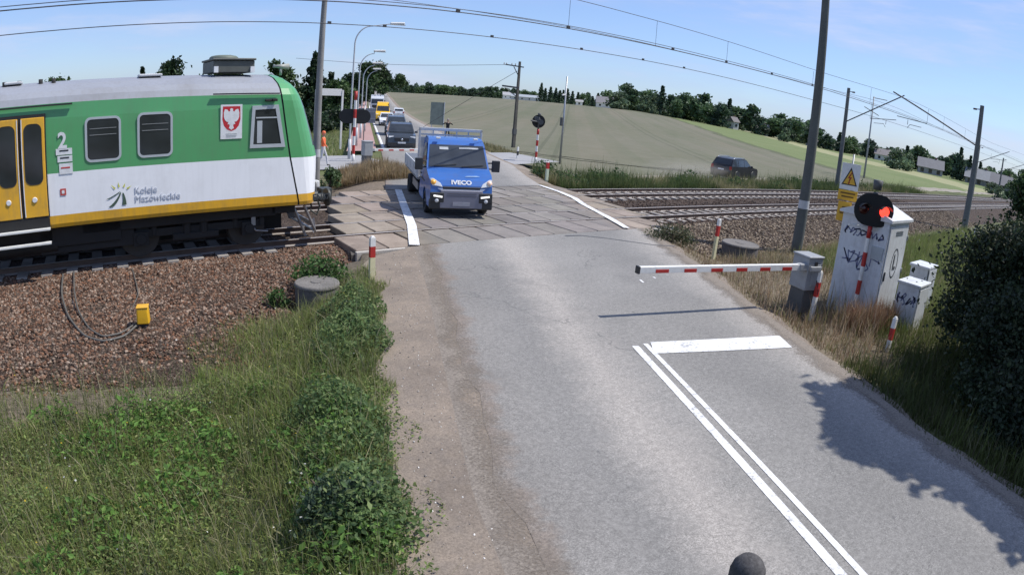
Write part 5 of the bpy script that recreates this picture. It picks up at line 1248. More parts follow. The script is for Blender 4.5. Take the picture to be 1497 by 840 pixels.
def gtree(name, label, a, d, h, r, **k):
    x, y = az(a, d); return tree(name, label, (x, y, zg(x, y)-.1), h, r, **k)
GT = 'trees behind the train and along the left of the far road'
gtree('broadleaf_tree', 'rounded green treetop peeping over the train roof at the far left', -3.6, 95, 7.3, 3.2, n=2600, size=.28, seed=3, group=GT)
gtree('conifer_tree', 'small dark spiky treetop over the train roof, left of the bigger one', 3.7, 85, 7.8, 1.8, kind='conifer', n=1800, pal=DARKG, size=.24, seed=4, group=GT)
gtree('broadleaf_tree', 'dark ragged treetop over the middle of the train roof', 5.9, 85, 9.0, 2.6, n=2600, pal=DARKG, size=.26, seed=5, group=GT)
gtree('broadleaf_tree', 'low dark treetop left of the roof unit', 2.0, 90, 5.7, 1.4, n=900, pal=DARKG, size=.24, seed=6, group=GT)
gtree('conifer_tree', 'green treetop rising behind the roof unit of the train', 11.2, 80, 9.1, 2.7, kind='broad', n=2200, pal=GREENS, size=.24, seed=7, group=GT)
gtree('broadleaf_tree', 'rounded green treetop behind the horn at the train nose', 15.6, 90, 8.4, 3.1, n=2600, pal=GREENS, size=.26, seed=8, group=GT)
gtree('conifer_tree', 'tiny dark treetop between roof unit and horn', 13.6, 95, 6.6, 1.4, kind='conifer', n=900, pal=DARKG, size=.22, seed=9, group=GT)
gtree('conifer_tree', 'tall dark conical spruce directly behind the pale mast', 18.75, 88, 9.9, 3.4, kind='conifer', n=5200, pal=DARKG, size=.26, seed=10, group=GT)
gtree('conifer_tree', 'lower dark spruce right of the tall one', 20.2, 95, 7.4, 2.8, kind='conifer', n=3000, pal=DARKG, size=.26, seed=11, group=GT)
gtree('broadleaf_tree', 'bushy green tree between the dark spruces and the street lamps', 20.9, 84, 5.8, 2.5, n=2600, pal=GREENS, size=.24, seed=12, group=GT)
gtree('broadleaf_tree', 'dark tree filling the gap behind the white frame', 19.7, 92, 5.2, 3.2, n=2400, pal=DARKG, size=.28, seed=13, group=GT)
gtree('broadleaf_tree', 'dark roadside tree just right of the tallest street lamp', 22.3, 110, 7.6, 3.0, n=2600, pal=DARKG, size=.3, seed=14, group=GT)
gtree('broadleaf_tree', 'tall roadside tree behind the farther street lamps', 23.0, 150, 11.2, 3.4, n=3000, pal=DARKG+GREENS, size=.34, seed=15, group=GT, z0=.12)
gtree('broadleaf_tree', 'second tall roadside tree, a little right of and behind the tallest', 24.0, 175, 10.4, 4.0, n=3000, pal=DARKG+GREENS, size=.36, seed=16, group=GT, z0=.1)
gtree('broadleaf_tree', 'round dark tree ending the roadside row at its right', 24.75, 215, 9.0, 4.2, n=2400, pal=DARKG, size=.42, seed=17, group=GT, z0=.1)
gtree('broadleaf_tree', 'small roadside tree above the white lorry', 24.9, 300, 9.0, 4.0, n=1500, pal=DARKG, size=.55, seed=18, group=GT, z0=.1)
gtree('broadleaf_tree', 'lone pale green tree standing before the far wood right of the road', 26.3, 330, 9.5, 4.6, n=1800, pal=GREENS, size=.55, seed=19, group=GT, z0=.1)
# dark shrubs at the foot of those trees, behind the meadow
for k, (a, d, h, r) in enumerate(((16.6, 70, 2.4, 2.4), (18.2, 72, 2.2, 2.2), (19.6, 70, 2.0, 2.0), (21.2, 75, 2.6, 2.2))):
    gtree('shrub', 'dark shrub at the far rim of the meadow, %s' % ('partly behind the train nose', 'behind the pale mast', 'below the white frame board', 'behind the tallest street lamp')[k], a, d, h, r, n=900, pal=DARKG, size=.2, seed=30+k, z0=.0, cat='shrub', group='shrubs at the rim of the meadow')
# distant rows beyond the fields: a few models, copied
TB = []
for k, (kind, h, r, pal, n, sz) in enumerate((('broad', 10, 4.6, DARKG, 800, .62), ('broad', 9, 5, GREENS, 800, .62), ('broad', 11, 4, DARKG+GREENS, 800, .6), ('conifer', 12, 3.2, DARKG, 700, .6), ('broad', 8, 4.6, PALEG, 700, .6), ('conifer', 10, 2.6, DARKG, 600, .55))):
    pal = [tuple(x*1.3+y for x, y in zip(c, (.018, .023, .026))) for c in pal]  # haze of distance put into the leaf colours: paler, bluer greens
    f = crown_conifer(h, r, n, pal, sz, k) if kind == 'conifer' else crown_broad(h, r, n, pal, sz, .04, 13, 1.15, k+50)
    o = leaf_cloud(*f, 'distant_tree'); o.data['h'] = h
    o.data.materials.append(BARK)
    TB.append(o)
KINDL = ['dark rounded tree in the distant row beyond the fields', 'mid green broad tree in the distant row beyond the fields', 'dark ragged tree in the distant row beyond the fields', 'dark pointed conifer standing up from the distant row beyond the fields', 'pale grey green tree in front of the distant row beyond the fields', 'slim dark conifer in the distant row beyond the fields']
first = [True]*len(TB)
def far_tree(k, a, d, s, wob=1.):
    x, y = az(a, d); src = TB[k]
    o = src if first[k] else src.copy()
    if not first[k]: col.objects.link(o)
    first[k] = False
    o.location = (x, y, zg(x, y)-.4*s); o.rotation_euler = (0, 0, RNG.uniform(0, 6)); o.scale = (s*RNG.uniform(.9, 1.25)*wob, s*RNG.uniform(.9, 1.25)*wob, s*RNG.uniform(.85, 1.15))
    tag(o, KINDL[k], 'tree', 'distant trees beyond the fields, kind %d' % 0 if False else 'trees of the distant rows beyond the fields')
rr = random.Random(5)
# (azimuth from..to, distance, size, kinds)
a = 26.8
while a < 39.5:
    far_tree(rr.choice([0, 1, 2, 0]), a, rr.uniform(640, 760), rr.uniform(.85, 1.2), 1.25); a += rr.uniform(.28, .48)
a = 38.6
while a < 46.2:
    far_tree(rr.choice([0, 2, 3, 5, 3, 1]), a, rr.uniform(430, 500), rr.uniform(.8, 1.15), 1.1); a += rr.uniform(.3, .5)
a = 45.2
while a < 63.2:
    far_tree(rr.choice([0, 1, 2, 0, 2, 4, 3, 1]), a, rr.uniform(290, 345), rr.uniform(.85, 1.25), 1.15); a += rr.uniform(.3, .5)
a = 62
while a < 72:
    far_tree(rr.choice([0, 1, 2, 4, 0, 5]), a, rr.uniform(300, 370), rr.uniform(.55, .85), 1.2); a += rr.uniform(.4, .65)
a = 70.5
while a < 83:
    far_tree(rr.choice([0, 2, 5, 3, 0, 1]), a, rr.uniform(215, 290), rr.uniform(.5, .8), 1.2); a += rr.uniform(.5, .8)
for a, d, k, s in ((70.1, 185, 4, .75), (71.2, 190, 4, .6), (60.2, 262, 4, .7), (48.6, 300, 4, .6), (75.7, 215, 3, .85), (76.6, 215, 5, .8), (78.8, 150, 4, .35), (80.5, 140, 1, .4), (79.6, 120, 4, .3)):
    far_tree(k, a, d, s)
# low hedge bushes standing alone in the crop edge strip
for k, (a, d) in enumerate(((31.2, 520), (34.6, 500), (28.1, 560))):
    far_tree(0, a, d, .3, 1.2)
# a wood farther off closing the horizon
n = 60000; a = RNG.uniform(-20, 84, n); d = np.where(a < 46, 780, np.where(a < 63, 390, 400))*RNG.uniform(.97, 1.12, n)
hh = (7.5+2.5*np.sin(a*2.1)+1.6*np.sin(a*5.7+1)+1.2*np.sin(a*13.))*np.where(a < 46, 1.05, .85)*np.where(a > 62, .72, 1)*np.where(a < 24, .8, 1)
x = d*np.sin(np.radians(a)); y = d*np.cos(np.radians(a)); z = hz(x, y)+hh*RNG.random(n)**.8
k = RNG.normal(size=(n, 3)); o = leaf_cloud(np.c_[x, y, z], k, np.full(n, 1.3), colmix(n, DARKG)*1.15+np.array([.02, .026, .03]), 'woodland')  # leaf colours lifted towards blue grey to stand for distant haze
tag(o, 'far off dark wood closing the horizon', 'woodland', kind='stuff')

# ------------------------------------------------------------------ houses among the distant trees
def house(a, d, L_, D_, hw, hr, wall, roofc, label, rz, win=3, name='house'):
    x, y = az(a, d); o = thing(name, label, 'house', (x, y, zg(x, y)-.2), rz)
    MB().box((0, 0, hw/2), (L_, D_, hw)).build('wall', M('wall_%s' % name+str(int(a*10)), wall, .8, .08, .5), o)
    mb = MB(); e = .5; mb.add([(-L_/2-e, -D_/2-e, hw-.1), (L_/2+e, -D_/2-e, hw-.1), (L_/2+e, D_/2+e, hw-.1), (-L_/2-e, D_/2+e, hw-.1), (-L_/2-e, 0, hw+hr), (L_/2+e, 0, hw+hr)], [(3, 2, 1, 0), (0, 1, 5, 4), (2, 3, 4, 5), (1, 2, 5), (3, 0, 4)])
    rf = mb.build('roof', M('roof_%d' % int(a*10), roofc, .8, .12, .8), o)
    MB().box((L_*.2, .4, hw+hr), (.6, .6, 1.2)).build('chimney', M('chimney_brick', (.2, .1, .08), .8), rf)
    for k in range(win): MB().box((-L_/2+L_*(k+.5)/win, -D_/2-.03, hw*.55), (min(1.1, L_/win*.5), .06, 1.2)).build('window', GLS, o)
    for s in (-1,): MB().box((s*(L_/2+.03), 0, hw*.55), (.06, 1.0, 1.2)).build('window', GLS, o)
house(44.4, 410, 13, 8, 3.4, 4., (.62, .62, .62), (.2, .19, .2), 'white house with wide grey roof among the distant trees', R(-40), 3)
house(42.0, 400, 4, 4, 2.6, 1.2, (.68, .68, .68), (.3, .3, .3), 'tiny white hut before the distant conifers', R(-40), 1, 'hut')
house(35.9, 640, 14, 9, 4.5, 3., (.66, .66, .66), (.35, .35, .36), 'bright white house at the left end of the distant conifers', R(-30), 3)
house(37.6, 540, 30, 9, 3.4, 2., (.42, .44, .46), (.3, .33, .36), 'long low grey shed in front of the distant trees', R(-35), 5, 'shed')
house(55.6, 300, 3.5, 4, 3.6, 2.2, (.5, .5, .5), (.14, .13, .13), 'small white gable peeping from the distant trees', R(-10), 1)
house(58.2, 300, 5, 5, 3.2, 2.2, (.62, .62, .62), (.2, .2, .2), 'small white cottage half hidden under distant trees', R(-50), 1)
house(62.6, 300, 5, 5, 2.6, 1.8, (.5, .5, .5), (.16, .14, .13), 'white cottage just left of the grey catenary mast', R(-60), 2)
house(73.2, 215, 8, 7, 2.2, 2.8, (.3, .3, .29), (.16, .16, .17), 'grey house with dark roof beside the big pale tree at the right', R(-70), 3)
house(69., 300, 8, 6, 2.8, 2.6, (.5, .5, .48), (.2, .18, .18), 'grey cottage left of the big pale tree at the right', R(-65), 2)
house(77.6, 215, 9, 8, 2., 3., (.2, .2, .19), (.2, .21, .22), 'long house with pale roof behind the leaning mast', R(-78), 3)
house(79.8, 200, 8, 8, 2., 2.8, (.18, .18, .18), (.14, .14, .15), 'low dark roofed house at the far right edge behind the masts', R(-80), 3)

# ------------------------------------------------------------------ grass, weeds and shrubs nearby
def blades(name, label, x, y, z, h, w_, cols, lean=.35, mat=None, kind='stuff'):
    n = len(x); a = RNG.uniform(0, 2*math.pi, n); b = RNG.uniform(0, 2*math.pi, n)
    side = np.stack([np.cos(a), np.sin(a), 0*a], 1)*(w_*.5)[:, None]
    bend = np.stack([np.cos(b), np.sin(b), 0*b], 1)*(h*np.abs(RNG.normal(0, lean, n)))[:, None]
    base = np.stack([x, y, z-.03], 1); up = np.zeros((n, 3)); up[:, 2] = h
    V = np.stack([base-side, base+side, base+side*.75+bend*.3+up*.5, base-side*.75+bend*.3+up*.5, base+bend+up*(1-.25*np.clip(np.abs(bend).sum(1)/h, 0, 1))[:, None]], 1)
    i = (np.arange(n)*5)[:, None]
    F4 = np.concatenate([i+0, i+1, i+2, i+3], 1); T3 = np.concatenate([i+3, i+2, i+4], 1)
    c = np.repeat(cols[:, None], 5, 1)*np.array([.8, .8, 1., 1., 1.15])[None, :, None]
    o = mesh_np(name, V.reshape(-1, 3), F4, c.reshape(-1, 3), mat or BLADE, tri=T3)
    return tag(o, label, 'grass' if kind else None, kind=kind)
def patch(x, y, s=1., seed=0):
    """slow blotches 0..1 over the ground"""
    return .5+.5*np.sin(x*1.3/s+seed+1.7*np.sin(y*.9/s+seed))*np.cos(y*1.1/s-seed+1.3*np.sin(x*.7/s))
def green_cols(x, y, dry=.3):
    n = len(x); p = patch(x, y, 1., 1.); q = patch(x, y, .45, 4.)
    c = np.where((p > .5)[:, None], np.array([[.22, .265, .08]]), np.array([[.19, .23, .078]]))
    c = np.where((q > .7)[:, None], np.array([[.19, .25, .07]]), c)
    d = RNG.random(n) < dry*(.4+p)
    c = np.where(d[:, None], np.array([[.32, .29, .16]]), c)
    g = RNG.random(n) < .06; c = np.where(g[:, None], np.array([[.34, .31, .2]]), c)
    return c*RNG.uniform(.65, 1.35, (n, 1))
def zgv(x, y): return hz(x, y)
# near left verge
n = 190000
x = RNG.uniform(-4.2, 6.2, n); y = 2.6+RNG.random(n)**1.15*9.6
lim = xd(y)-.12+.12*np.sin(y*3.1)+.1*np.sin(y*7.7)
top = 9.95+.6*np.sin(x*1.1)+.25*np.sin(x*3.3)+np.clip(x-1.8, 0, 5)*.75
k = (x < lim) & (y < top+RNG.normal(0, .25, n)) & (np.hypot(x-3.98, y-11.35) > .5)
# the bare reddish patch by the ballast
bare = (x < 1.2) & (y > 8.4) & (RNG.random(n) < .72); k &= ~bare
x, y = x[k], y[k]; n = len(x)
edge = np.clip((xd(y)-x)/1.6, 0, 1)
h = RNG.gamma(5, .04, n)*(.7+.6*patch(x, y, .8, 2.))*np.where(x > 1.2+.2*y*0, 1.2, .85)*(.45+.55*np.clip((xd(y)-x)/.5, 0, 1))
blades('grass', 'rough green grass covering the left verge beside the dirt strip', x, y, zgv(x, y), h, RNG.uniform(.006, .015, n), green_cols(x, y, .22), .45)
# tall dry stalks in it
n = 1500; x = RNG.uniform(-3, 5, n); y = RNG.uniform(2.6, 11, n); k = x < xd(y)-.15; k &= y < 9.6+np.clip(x-2, 0, 3)*.6; x, y = x[k], y[k]; n = len(x)
blades('grass', 'pale dry stalks standing in the left verge', x, y, zgv(x, y), RNG.uniform(.4, .85, n), RNG.uniform(.006, .012, n), colmix(n, [(.36, .33, .22), (.28, .27, .14), (.2, .22, .1)]), .45)
def weeds(label, cx_, n, size, pal, hmax, name='weeds'):
    """broad leaved plants: clumps given as (x, y, radius, height)"""
    cx_ = np.array(cx_, float); wgt = cx_[:, 2]**2; k = RNG.choice(len(cx_), n, p=wgt/wgt.sum())
    r = np.sqrt(RNG.random(n))*cx_[k, 2]; a = RNG.uniform(0, 2*math.pi, n)
    x = cx_[k, 0]+r*np.cos(a); y = cx_[k, 1]+r*np.sin(a)
    z = zgv(x, y)+cx_[k, 3]*(1-(r/cx_[k, 2])**2*.7)*RNG.uniform(.25, 1., n)
    N_ = np.stack([.2*np.cos(a), .2*np.sin(a), 1.1+0*a], 1)
    o = leaf_cloud(np.c_[x, y, z], N_, size*RNG.uniform(.7, 1.3, n), colmix(n, pal, .35), name, asp=.5, mat=BLADE)
    return tag(o, label, 'weeds', kind='stuff')
cl_ = [(RNG.uniform(-2.5, 3.2), RNG.uniform(3.2, 8.8), RNG.uniform(.2, .55), RNG.uniform(.22, .5)) for _ in range(46)]
cl_ = [c for c in cl_ if c[0] < float(xd(c[1]))-.35]
weeds('broad leaved bright green weeds scattered through the left verge', cl_, 9000, .035, [(.11, .215, .045), (.085, .165, .04), (.15, .26, .06)], .4)
cl_ = [(RNG.uniform(-3.5, 5.5), RNG.uniform(2.8, 10.2), RNG.uniform(.15, .6), RNG.uniform(.12, .38)) for _ in range(330)]
cl_ = [c for c in cl_ if c[0] < float(xd(c[1]))-.25 and c[1] < 9.2+max(0, c[0]-2)*.5 and not (c[0] < 1 and c[1] > 8.6)]
weeds('carpet of small leaved yellowish green weeds over the left verge', cl_, 52000, .02, [(.17, .235, .07), (.205, .265, .08), (.14, .19, .07), (.25, .265, .11), (.115, .165, .06)], .4)
cl_ = [(RNG.uniform(1.6, 5.2), 0, RNG.uniform(.3, .6), RNG.uniform(.4, .75)) for _ in range(26)]
cl_ = [(x_, float(np.interp(x_, RD_X, RD_Y))+RNG.uniform(.95, 2.5), r*.9, h*.85) for x_, _, r, h in cl_]
cl_ = [c for c in cl_ if not (c[0] > 4.3 and c[1] > 10.4)]
weeds('taller green weeds massed along the dirt strip', cl_, 17000, .03, [(.105, .17, .06), (.135, .2, .075), (.085, .135, .055), (.175, .225, .09)], .6)
# tiny white and yellow flowers
n = 130; x = RNG.uniform(-2, 4.5, n); y = RNG.uniform(3, 10.5, n); k = x < xd(y)-.3; x, y = x[k], y[k]; n = len(x)
o = leaf_cloud(np.c_[x, y, zgv(x, y)+RNG.uniform(.3, .6, n)], np.tile([0, 0, 2.], (n, 1)), np.full(n, .012), colmix(n, [(.7, .7, .66), (.7, .7, .66), (.6, .45, .05)], .1), 'wildflowers', mat=BLADE, asp=1.)
tag(o, 'tiny white and yellow flowers dotted over the left verge', 'flowers', kind='stuff')
def bush(name, label, loc, h, r, n, pal, size, seed=1, cat='shrub', z0=.02, nb=14):
    return tree(name, label, loc, h, r, 'broad', n, pal, size, None, seed, z0, nb, cat)
bush('shrub', 'dark bluish shrub at the edge of the dirt strip in the left foreground', (1.72, 4.5, -.4), .75, .5, 3400, [(.05, .085, .05), (.07, .11, .065), (.09, .13, .08)], .024, 41)
bush('shrub', 'bright green low bush around the marker post at the deck corner', (4.25, 12.05, -.3), .5, .7, 2200, [(.06, .13, .03), (.05, .1, .03), (.09, .16, .05)], .035, 42)
bush('shrub', 'small green tuft growing out of the ballast left of the manhole ring', (3.25, 11.55, -.55), .4, .33, 900, [(.06, .12, .03), (.05, .1, .03)], .03, 43)
bush('shrub', 'grey green low bush at the near right corner of the deck', (15.2, 12.1, -.25), .5, .9, 2200, [(.06, .08, .035), (.09, .1, .05), (.13, .12, .07)], .035, 44)
bush('shrub', 'green bush just beyond the train nose', (9.55, 25.6, -.55), 1.0, .55, 900, GREENS+PALEG, .06, 45)
# dry straw clump by the far barrier
n = 5200; a = RNG.uniform(0, 6.28, n); r = np.sqrt(RNG.random(n)); x = 11.9+2.0*r*np.cos(a); y = 26.3+1.7*r*np.sin(a)
blades('dry_grass', 'straw coloured dry grass clump in front of the far barrier box', x, y, zgv(x, y)+.1, RNG.uniform(.35, 1.05, n)*(1.1-.6*r), RNG.uniform(.02, .035, n), colmix(n, [(.36, .265, .16), (.3, .21, .12), (.42, .33, .21), (.24, .2, .1)]), .3)
# dry tan growth on the right verge
n = 60000; x = RNG.uniform(9.5, 26, n); y = RNG.uniform(.5, 12.4, n)
d = x-xr(y)
p = patch(x, y, .7, 3.)
dry = (y > 3.6+.25*(x-11)+.5*np.sin(x*2)) & (x < 15.2+1.5*np.sin(y)+np.clip(y-6, 0, 5)*.9)
k = (d > .25+.15*np.sin(y*4)) & dry & (y < 12.0-np.clip(x-16, 0, 9)*.25) & (RNG.random(n) < .35+.65*np.clip((7.5-np.abs(y-4.6))/4, .25, 1))
x, y, d = x[k], y[k], d[k]; n = len(x)
tall = np.exp(-((y-4.9)/1.7)**2)*np.exp(-((x-13.4)/1.5)**2)
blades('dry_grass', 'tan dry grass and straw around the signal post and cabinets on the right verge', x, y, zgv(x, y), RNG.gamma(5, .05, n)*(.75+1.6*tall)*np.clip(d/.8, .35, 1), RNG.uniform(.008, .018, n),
       colmix(n, [(.34, .25, .17), (.28, .2, .13), (.42, .34, .24), (.22, .16, .1), (.2, .19, .08)], .35), .4)
n = 1800; a = RNG.uniform(0, 6.28, n); r = np.sqrt(RNG.random(n))
x = np.r_[13.35+.5*r[:900]*np.cos(a[:900]), 14.2+.6*r[900:]*np.cos(a[900:])]; y = np.r_[4.9+.45*r[:900]*np.sin(a[:900]), 4.75+.3*r[900:]*np.sin(a[900:])]
blades('dry_grass', 'tall reddish dead stalks in front of the tall cabinet', x, y, zgv(x, y), RNG.uniform(.35, .85, n), RNG.uniform(.008, .014, n), colmix(n, [(.25, .15, .09), (.32, .22, .14), (.18, .1, .07)]), .22)
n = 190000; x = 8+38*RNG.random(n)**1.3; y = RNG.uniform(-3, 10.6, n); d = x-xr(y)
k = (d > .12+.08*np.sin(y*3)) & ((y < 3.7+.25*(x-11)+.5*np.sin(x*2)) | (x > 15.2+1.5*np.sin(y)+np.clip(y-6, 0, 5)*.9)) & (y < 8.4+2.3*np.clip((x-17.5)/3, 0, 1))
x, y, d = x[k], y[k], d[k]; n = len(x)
blades('grass', 'green grass of the right verge under and behind the tree', x, y, zgv(x, y), RNG.gamma(5, .055, n)*np.clip(d/.7, .35, 1.25), RNG.uniform(.008, .02, n), green_cols(x, y, .12)*(.42+.4*np.clip((x-13)/8, 0, 1))[:, None], .4)  # greens darkened towards the road: tree shade put into the blade colour
# strip beyond the far track
n = 70000; x = 17.5+RNG.random(n)**1.35*60; y = 22.9+RNG.random(n)*4.2
k = x > 19.6+.35*(y-22)+.2*np.sin(y*3); k &= ~((y > 26.2) & (RNG.random(n) < .5)); x, y = x[k], y[k]; n = len(x)
p = patch(x, y, 2.2, 1.); c = np.where((p > .42)[:, None], colmix(n, [(.10, .13, .05), (.13, .15, .06), (.07, .105, .035)]), colmix(n, [(.3, .26, .15), (.24, .22, .11), (.2, .2, .09)]))
blades('grass', 'tall half dry meadow grass strip between the far track and the field', x, y, zgv(x, y)-.05, RNG.gamma(7, .09, n)*(.7+.5*p), RNG.uniform(.02, .045, n), c, .25)
cl_ = [(RNG.uniform(21, 60), RNG.uniform(23.6, 25.8), RNG.uniform(.4, .9), RNG.uniform(.6, 1.3)) for _ in range(34)]
weeds('dark green weeds in the strip between far track and field', cl_, 9000, .08, [(.05, .1, .035), (.07, .12, .04), (.035, .07, .03)], 1.)
n = 16000; x = RNG.uniform(22.5, 34, n); y = RNG.uniform(34, 60, n); d = x-xr(y); k = (d > .6) & (d < 4.5) & ((y > 40) | (d > 5)); x, y = x[k], y[k]; n = len(x)
blades('grass', 'dry roadside grass strip behind the truck', x, y, zgv(x, y), RNG.uniform(.15, .5, n), RNG.uniform(.03, .05, n), colmix(n, [(.3, .25, .14), (.16, .17, .07), (.24, .21, .11)]), .3)
n = 26000; x = RNG.uniform(-6, 26, n); y = RNG.uniform(36, 70, n); d = xl(y)-x; k = (d > 2.7); x, y = x[k], y[k]; n = len(x)
blades('grass', 'meadow grass left of the far road', x, y, zgv(x, y), RNG.uniform(.15, .4, n), RNG.uniform(.03, .05, n), green_cols(x, y, .3), .3)
# pebbles on the dirt strip
n = 700; y = RNG.uniform(2.3, 13.3, n); u = RNG.random(n); x = xd(y)+(xl(y)-xd(y))*u**.6
stones(np.c_[x, y, np.full(n, -.012)], .005, .014, [(.45, .42, .38), (.3, .27, .24), (.2, .18, .17), (.6, .58, .55)], 'small pebbles strewn over the dirt strip', STM)

# big tree and dark bushes at the right edge of the picture
tree('broadleaf_tree', 'big leafy tree just outside the right edge, shading the road', (13.3, -.65, -.4), 9.4, 2.15, 'broad', 38000, GREENS+DARKG, .17, None, 77, .42, 30)
tree('broadleaf_tree', 'tall leafy tree added farther back outside the right edge to shade the dark bushes', (16.9, -1.0, -.5), 9.0, 2.4, 'broad', 20000, GREENS+DARKG, .16, None, 91, .25, 24)  # added out of view to keep the sun off verge and bushes
tree('broadleaf_tree', 'leafy tree added farthest back at the right to shade verge and bushes', (16.2, -3., -.5), 9.0, 2.6, 'broad', 20000, GREENS+DARKG, .16, None, 92, .25, 24)  # another tree added out of view, widening that shade
tree('broadleaf_tree', 'leafy tree added between the two others to fill their shadow on the road', (13.3, -2.2, -.4), 8.8, 2.2, 'broad', 36000, GREENS+DARKG, .17, None, 88, .42, 30)  # added to make the tree shadow on the road solid
tree('broadleaf_tree', 'second leafy tree behind the first, shading the road at the bottom right', (12.5, -3.7, -.4), 9.2, 2.4, 'broad', 38000, GREENS+DARKG, .17, None, 83, .42, 30)
DKB = [(.03, .05, .024), (.042, .065, .03), (.022, .036, .02), (.034, .048, .028), (.055, .07, .034)]
bush('shrub', 'big dark bush filling the right edge of the picture', (13.3, 1.8, -.5), 3.3, 1.55, 24000, DKB, .045, 78, nb=24)
bush('shrub', 'dark bush in front of the big one at the lower right edge', (11.9, 1.15, -.5), 2.2, 1.35, 18000, DKB, .042, 84, nb=20)
bush('shrub', 'lowest dark bush by the road at the bottom right corner', (10.55, .8, -.45), 1.25, 1.0, 12000, DKB, .04, 85, nb=18)
bush('shrub', 'low dark bush right of the small cabinets', (14.9, 2.35, -.5), 1.9, 1.0, 6000, [(.018, .034, .016), (.028, .05, .02), (.014, .024, .012)], .055, 79, nb=18)
bush('shrub', 'tall leafy bush behind the leaning mast at the right edge', (36, 4.9, -.7), 5.0, 1.7, 5000, DARKG+GREENS, .11, 80, nb=18)

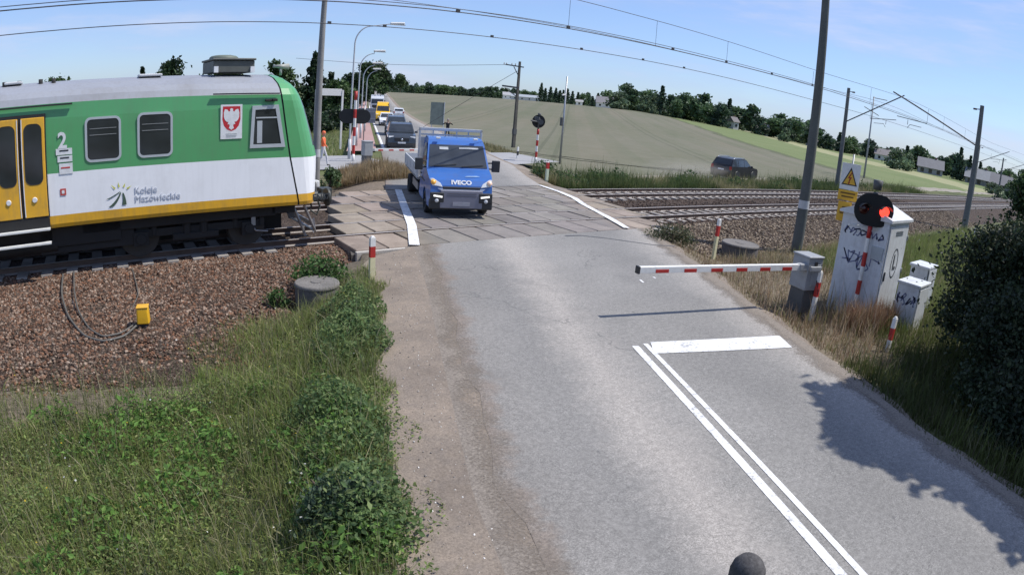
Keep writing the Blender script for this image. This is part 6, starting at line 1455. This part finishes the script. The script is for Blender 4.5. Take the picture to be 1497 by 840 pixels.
# ------------------------------------------------------------------ people
def person(label, loc, rz, h, J, cloth, hair, skin=(.42, .26, .19), detail=True):
    """J: joints in a body 1.75 m tall; grown into one continuous figure, coloured by height and limb"""
    o = thing('person', label, 'person', loc, rz)
    k = h/1.75
    chain = [('pelvis', 'waist', .135, .125), ('waist', 'chest', .125, .15), ('chest', 'neck', .15, .06), ('neck', 'head', .06, .062)]
    me = bpy.data.meshes.new('body'); names = list(J); vid = {n: i for i, n in enumerate(names)}
    E_ = [('pelvis', 'waist'), ('waist', 'chest'), ('chest', 'neck'), ('neck', 'head')]
    for s in 'lr': E_ += [('chest', s+'sho'), (s+'sho', s+'elb'), (s+'elb', s+'wri'), (s+'wri', s+'palm'), ('pelvis', s+'hip'), (s+'hip', s+'kne'), (s+'kne', s+'ank'), (s+'ank', s+'toe')]
    me.from_pydata([Vector(J[n])*k for n in names], [(vid[a], vid[b]) for a, b in E_], [])
    tmp = bpy.data.objects.new('tmp_body', me); col.objects.link(tmp)
    sk = tmp.modifiers.new('skin', 'SKIN'); ss = tmp.modifiers.new('sub', 'SUBSURF'); ss.levels = 2; ss.render_levels = 2
    rad_ = dict(pelvis=.145, waist=.13, chest=.15, neck=.055, head=.06, sho=.062, elb=.046, wri=.033, palm=.036, hip=.092, kne=.058, ank=.042, toe=.04)
    for n in names:
        key = n if n in rad_ else n[1:]; r = rad_[key]*k
        me.skin_vertices[0].data[vid[n]].radius = (r, r*.85); me.skin_vertices[0].data[vid[n]].use_root = n == 'pelvis'
    dg = bpy.context.evaluated_depsgraph_get()
    bm_ = bpy.data.meshes.new_from_object(tmp.evaluated_get(dg)); bpy.data.objects.remove(tmp)
    bm_.name = 'body'; bm_.materials.clear()
    for m_ in cloth: bm_.materials.append(m_)
    bm_.materials.append(M('skin%d' % int(skin[0]*100), skin, .55, .06, 6))
    V = {n: Vector(J[n])*k for n in names}
    def near(p):
        best = None
        for a, b in E_:
            A_, B_ = V[a], V[b]; d = B_-A_; t_ = max(0, min(1, (p-A_).dot(d)/max(1e-9, d.dot(d)))); q = (p-A_-d*t_).length
            if best is None or q < best[0]: best = (q, a, b, t_)
        return best
    for f in bm_.polygons:
        _, a, b, t_ = near(f.center)
        if b in ('head',) or (b == 'neck' and t_ > .7) or 'palm' in b or (b.endswith('wri') and t_ > (.9 if len(cloth) < 4 else .2)): f.material_index = len(cloth)
        elif b.endswith('toe') or (b.endswith('ank') and t_ > .93): f.material_index = 2
        elif b.endswith('kne') or b.endswith('ank') or b.endswith('hip') or a == 'pelvis' and t_ < .35: f.material_index = 1
        else: f.material_index = 0
        f.use_smooth = True
    bd = bpy.data.objects.new('body', bm_); link(bd, o)
    sm = bm_.materials[len(cloth)]
    H = V['head']; hd = Vector((0, 0, .08*k)) + H
    mb = MB(); n = 22; pr = [(.0, -.125), (.035, -.12), (.058, -.095), (.068, -.05), (.076, 0.), (.078, .04), (.07, .08), (.05, .108), (.0, .122)]
    mb.lathe((0, 0, 0), [(r*k, z*k) for r, z in pr], n); mb.v = [(x_+hd.x, y_*1.18+hd.y, z_+hd.z) for x_, y_, z_ in mb.v]
    fy = hd.y-.088*k
    mb.slab([(hd.x-.012*k, fy+.005, hd.z-.035*k), (hd.x+.012*k, fy+.005, hd.z-.035*k), (hd.x+.004*k, fy+.002, hd.z+.012*k), (hd.x-.004*k, fy+.002, hd.z+.012*k)], (0, -.02*k, -.004*k))
    for s in (-1, 1): mb.box((hd.x+s*.08*k, hd.y+.01, hd.z-.005*k), (.014*k, .035*k, .055*k))
    mb.build('head', sm, o, bevel=.003)
    mb = MB()
    for s in (-1, 1): mb.box((hd.x+s*.03*k, fy-.001, hd.z+.012*k), (.022*k, .008, .009*k))
    mb.box((hd.x, fy+.002, hd.z-.06*k), (.042*k, .008, .007*k)); mb.build('face_marks', M('face_dark', (.06, .03, .025), .5), o)
    mb = MB(); mb.lathe((0, 0, 0), [(.083*k, -.02*k), (.087*k, .03*k), (.08*k, .075*k), (.058*k, .112*k), (.03*k, .13*k), (0, .135*k)], 24)
    mb.v = [(x_+hd.x, y_*1.18+hd.y+.012*k, z_+hd.z+.012*k-(.05*k if (y_ > .03*k and z_ < 0) else 0)) for x_, y_, z_ in mb.v]
    mb.build('hair', hair, o)
    # hands: palm and five separate fingers
    for s in 'lr':
        w0, p0 = V[s+'wri'], V[s+'palm']; d = (p0-w0).normalized(); u, v = perp(d); mb = MB()
        for q, L_ in zip((-.028, -.010, .009, .027), (.062, .075, .07, .055)):
            b0 = p0+u*q*k+d*.015*k; mb.tube([b0-d*.03*k, b0+d*L_*.5*k, b0+d*L_*.8*k+v*.018*k, b0+d*L_*.9*k+v*.04*k], .0085*k, 6)
        b0 = p0-u*.03*k-d*.02*k; mb.tube([b0, b0-u*.025*k+d*.02*k, b0-u*.032*k+d*.045*k+v*.01], .0095*k, 6)
        mb.build('hand', sm, o)
    return o
STAND = dict(pelvis=(0, 0, .95), waist=(0, .0, 1.10), chest=(0, .0, 1.32), neck=(0, .0, 1.48), head=(0, -.01, 1.56))
def pose(ls, le, lw, rs, re, rw, lk, la, rk, ra, **kw):
    J = dict(STAND); J.update(kw)
    for s, S_, e, w_, kn, an, sg_ in (('l', ls, le, lw, lk, la, 1), ('r', rs, re, rw, rk, ra, -1)):
        J[s+'sho'] = S_; J[s+'elb'] = e; J[s+'wri'] = w_; dv = (Vector(w_)-Vector(e)).normalized(); J[s+'palm'] = tuple(Vector(w_)+dv*.075)
        J[s+'hip'] = (sg_*.095, 0, .88); J[s+'kne'] = kn; J[s+'ank'] = an; J[s+'toe'] = (an[0]+sg_*.02, an[1]-.16, max(.035, an[2]-.05))
    return J
walkJ = pose((.19, 0, 1.42), (.24, .12, 1.16), (.23, .03, .95), (-.19, 0, 1.42), (-.24, -.08, 1.17), (-.22, -.22, 1.0), (.1, -.16, .50), (.1, -.22, .08), (-.1, .06, .48), (-.1, .33, .16))
ORG = M('hi_vis_orange', (.85, .16, .05), .6, .06, 8)
person('person in an orange safety jacket and pale trousers walking beside the pale mast', (11.0, 30.6, -.05), R(60), 1.75, walkJ, [ORG, M('trousers_pale', (.55, .55, .56), .7), M('shoes_dark', (.03, .03, .03), .6)], M('hood_orange', (.75, .16, .06), .6))
armsJ = pose((.19, 0, 1.42), (.40, -.05, 1.30), (.22, -.20, 1.45), (-.19, 0, 1.42), (-.40, -.05, 1.30), (-.22, -.20, 1.45), (.11, 0, .5), (.12, .02, .08), (-.11, 0, .5), (-.12, .02, .08))
xp, yp_ = az(30.65, 55)
person('person in a black top with both elbows raised standing beyond the truck', (xp, yp_, zg(xp, yp_)), R(-30), 1.85, armsJ, [M('black_top', (.012, .012, .014), .8), M('dark_trousers', (.03, .032, .04), .8), M('shoes_dark', (.03, .03, .03), .6), M('none', (.1, .1, .1))][:3], M('hair_pale', (.25, .23, .22), .7))
restJ = pose((.19, 0, 1.42), (.26, .03, 1.15), (.25, -.08, .92), (-.19, 0, 1.42), (-.26, .03, 1.15), (-.25, -.08, .92), (.1, -.03, .5), (.1, .03, .08), (-.1, .02, .5), (-.1, .08, .08))
person('person with dark grey hair, only the top of the head showing at the bottom edge', (2.30, 1.03, 0), R(150), 1.72, restJ, [M('dark_coat', (.04, .04, .045), .8), M('dark_trousers', (.03, .032, .04), .8), M('shoes_dark', (.03, .03, .03), .6)], mk('hair_grey', (.075, .072, .072), .3, 18, 60, .4))

# dust thrown up behind the off-road car
m, t = newmat('dust_cloud'); pv = t.n('ShaderNodeVolumePrincipled'); pv.inputs['Color'].default_value = (.78, .72, .62, 1); pv.inputs['Anisotropy'].default_value = .2
co = t.n('ShaderNodeTexCoord').outputs['Object']; ln = t.n('ShaderNodeVectorMath', operation='LENGTH'); t.l(co, ln.inputs[0])
fall = math_(t, 'MULTIPLY', math_(t, 'SUBTRACT', 1., ln.outputs['Value'], True), ramp(t, noise(t, 2.2, 4, .6, co), [(.35, g3(0)), (.7, g3(1))]))
t.l(math_(t, 'MULTIPLY', fall, .55), pv.inputs['Density']); t.l(pv.outputs[0], t.n('ShaderNodeOutputMaterial').inputs['Volume'])
mb = MB(); mb.lathe((0, 0, 0), [(math.sin(a)*1., -math.cos(a)) for a in np.linspace(0.02, math.pi-.02, 12)], 20)
o = mb.build('dust', m); o.location = (36.5, 28.2, .1); o.scale = (5.5, 1.8, .9)
tag(o, 'thin beige dust hanging behind the off-road car', 'dust', kind='stuff')

n = 9000; x = RNG.uniform(16.5, 27, n); y = RNG.uniform(8.2, 11.3, n); k = np.hypot(x-18, y-11.4) > .7; x, y = x[k], y[k]; n = len(x)
blades('dry_grass', 'thin dry grass between the ballast shoulder and the grey mast', x, y, np.maximum(zgv(x, y), bz(x, y)), RNG.gamma(5, .05, n), RNG.uniform(.012, .022, n), colmix(n, [(.3, .24, .15), (.26, .2, .12), (.2, .2, .09), (.36, .3, .2)], .35), .4)
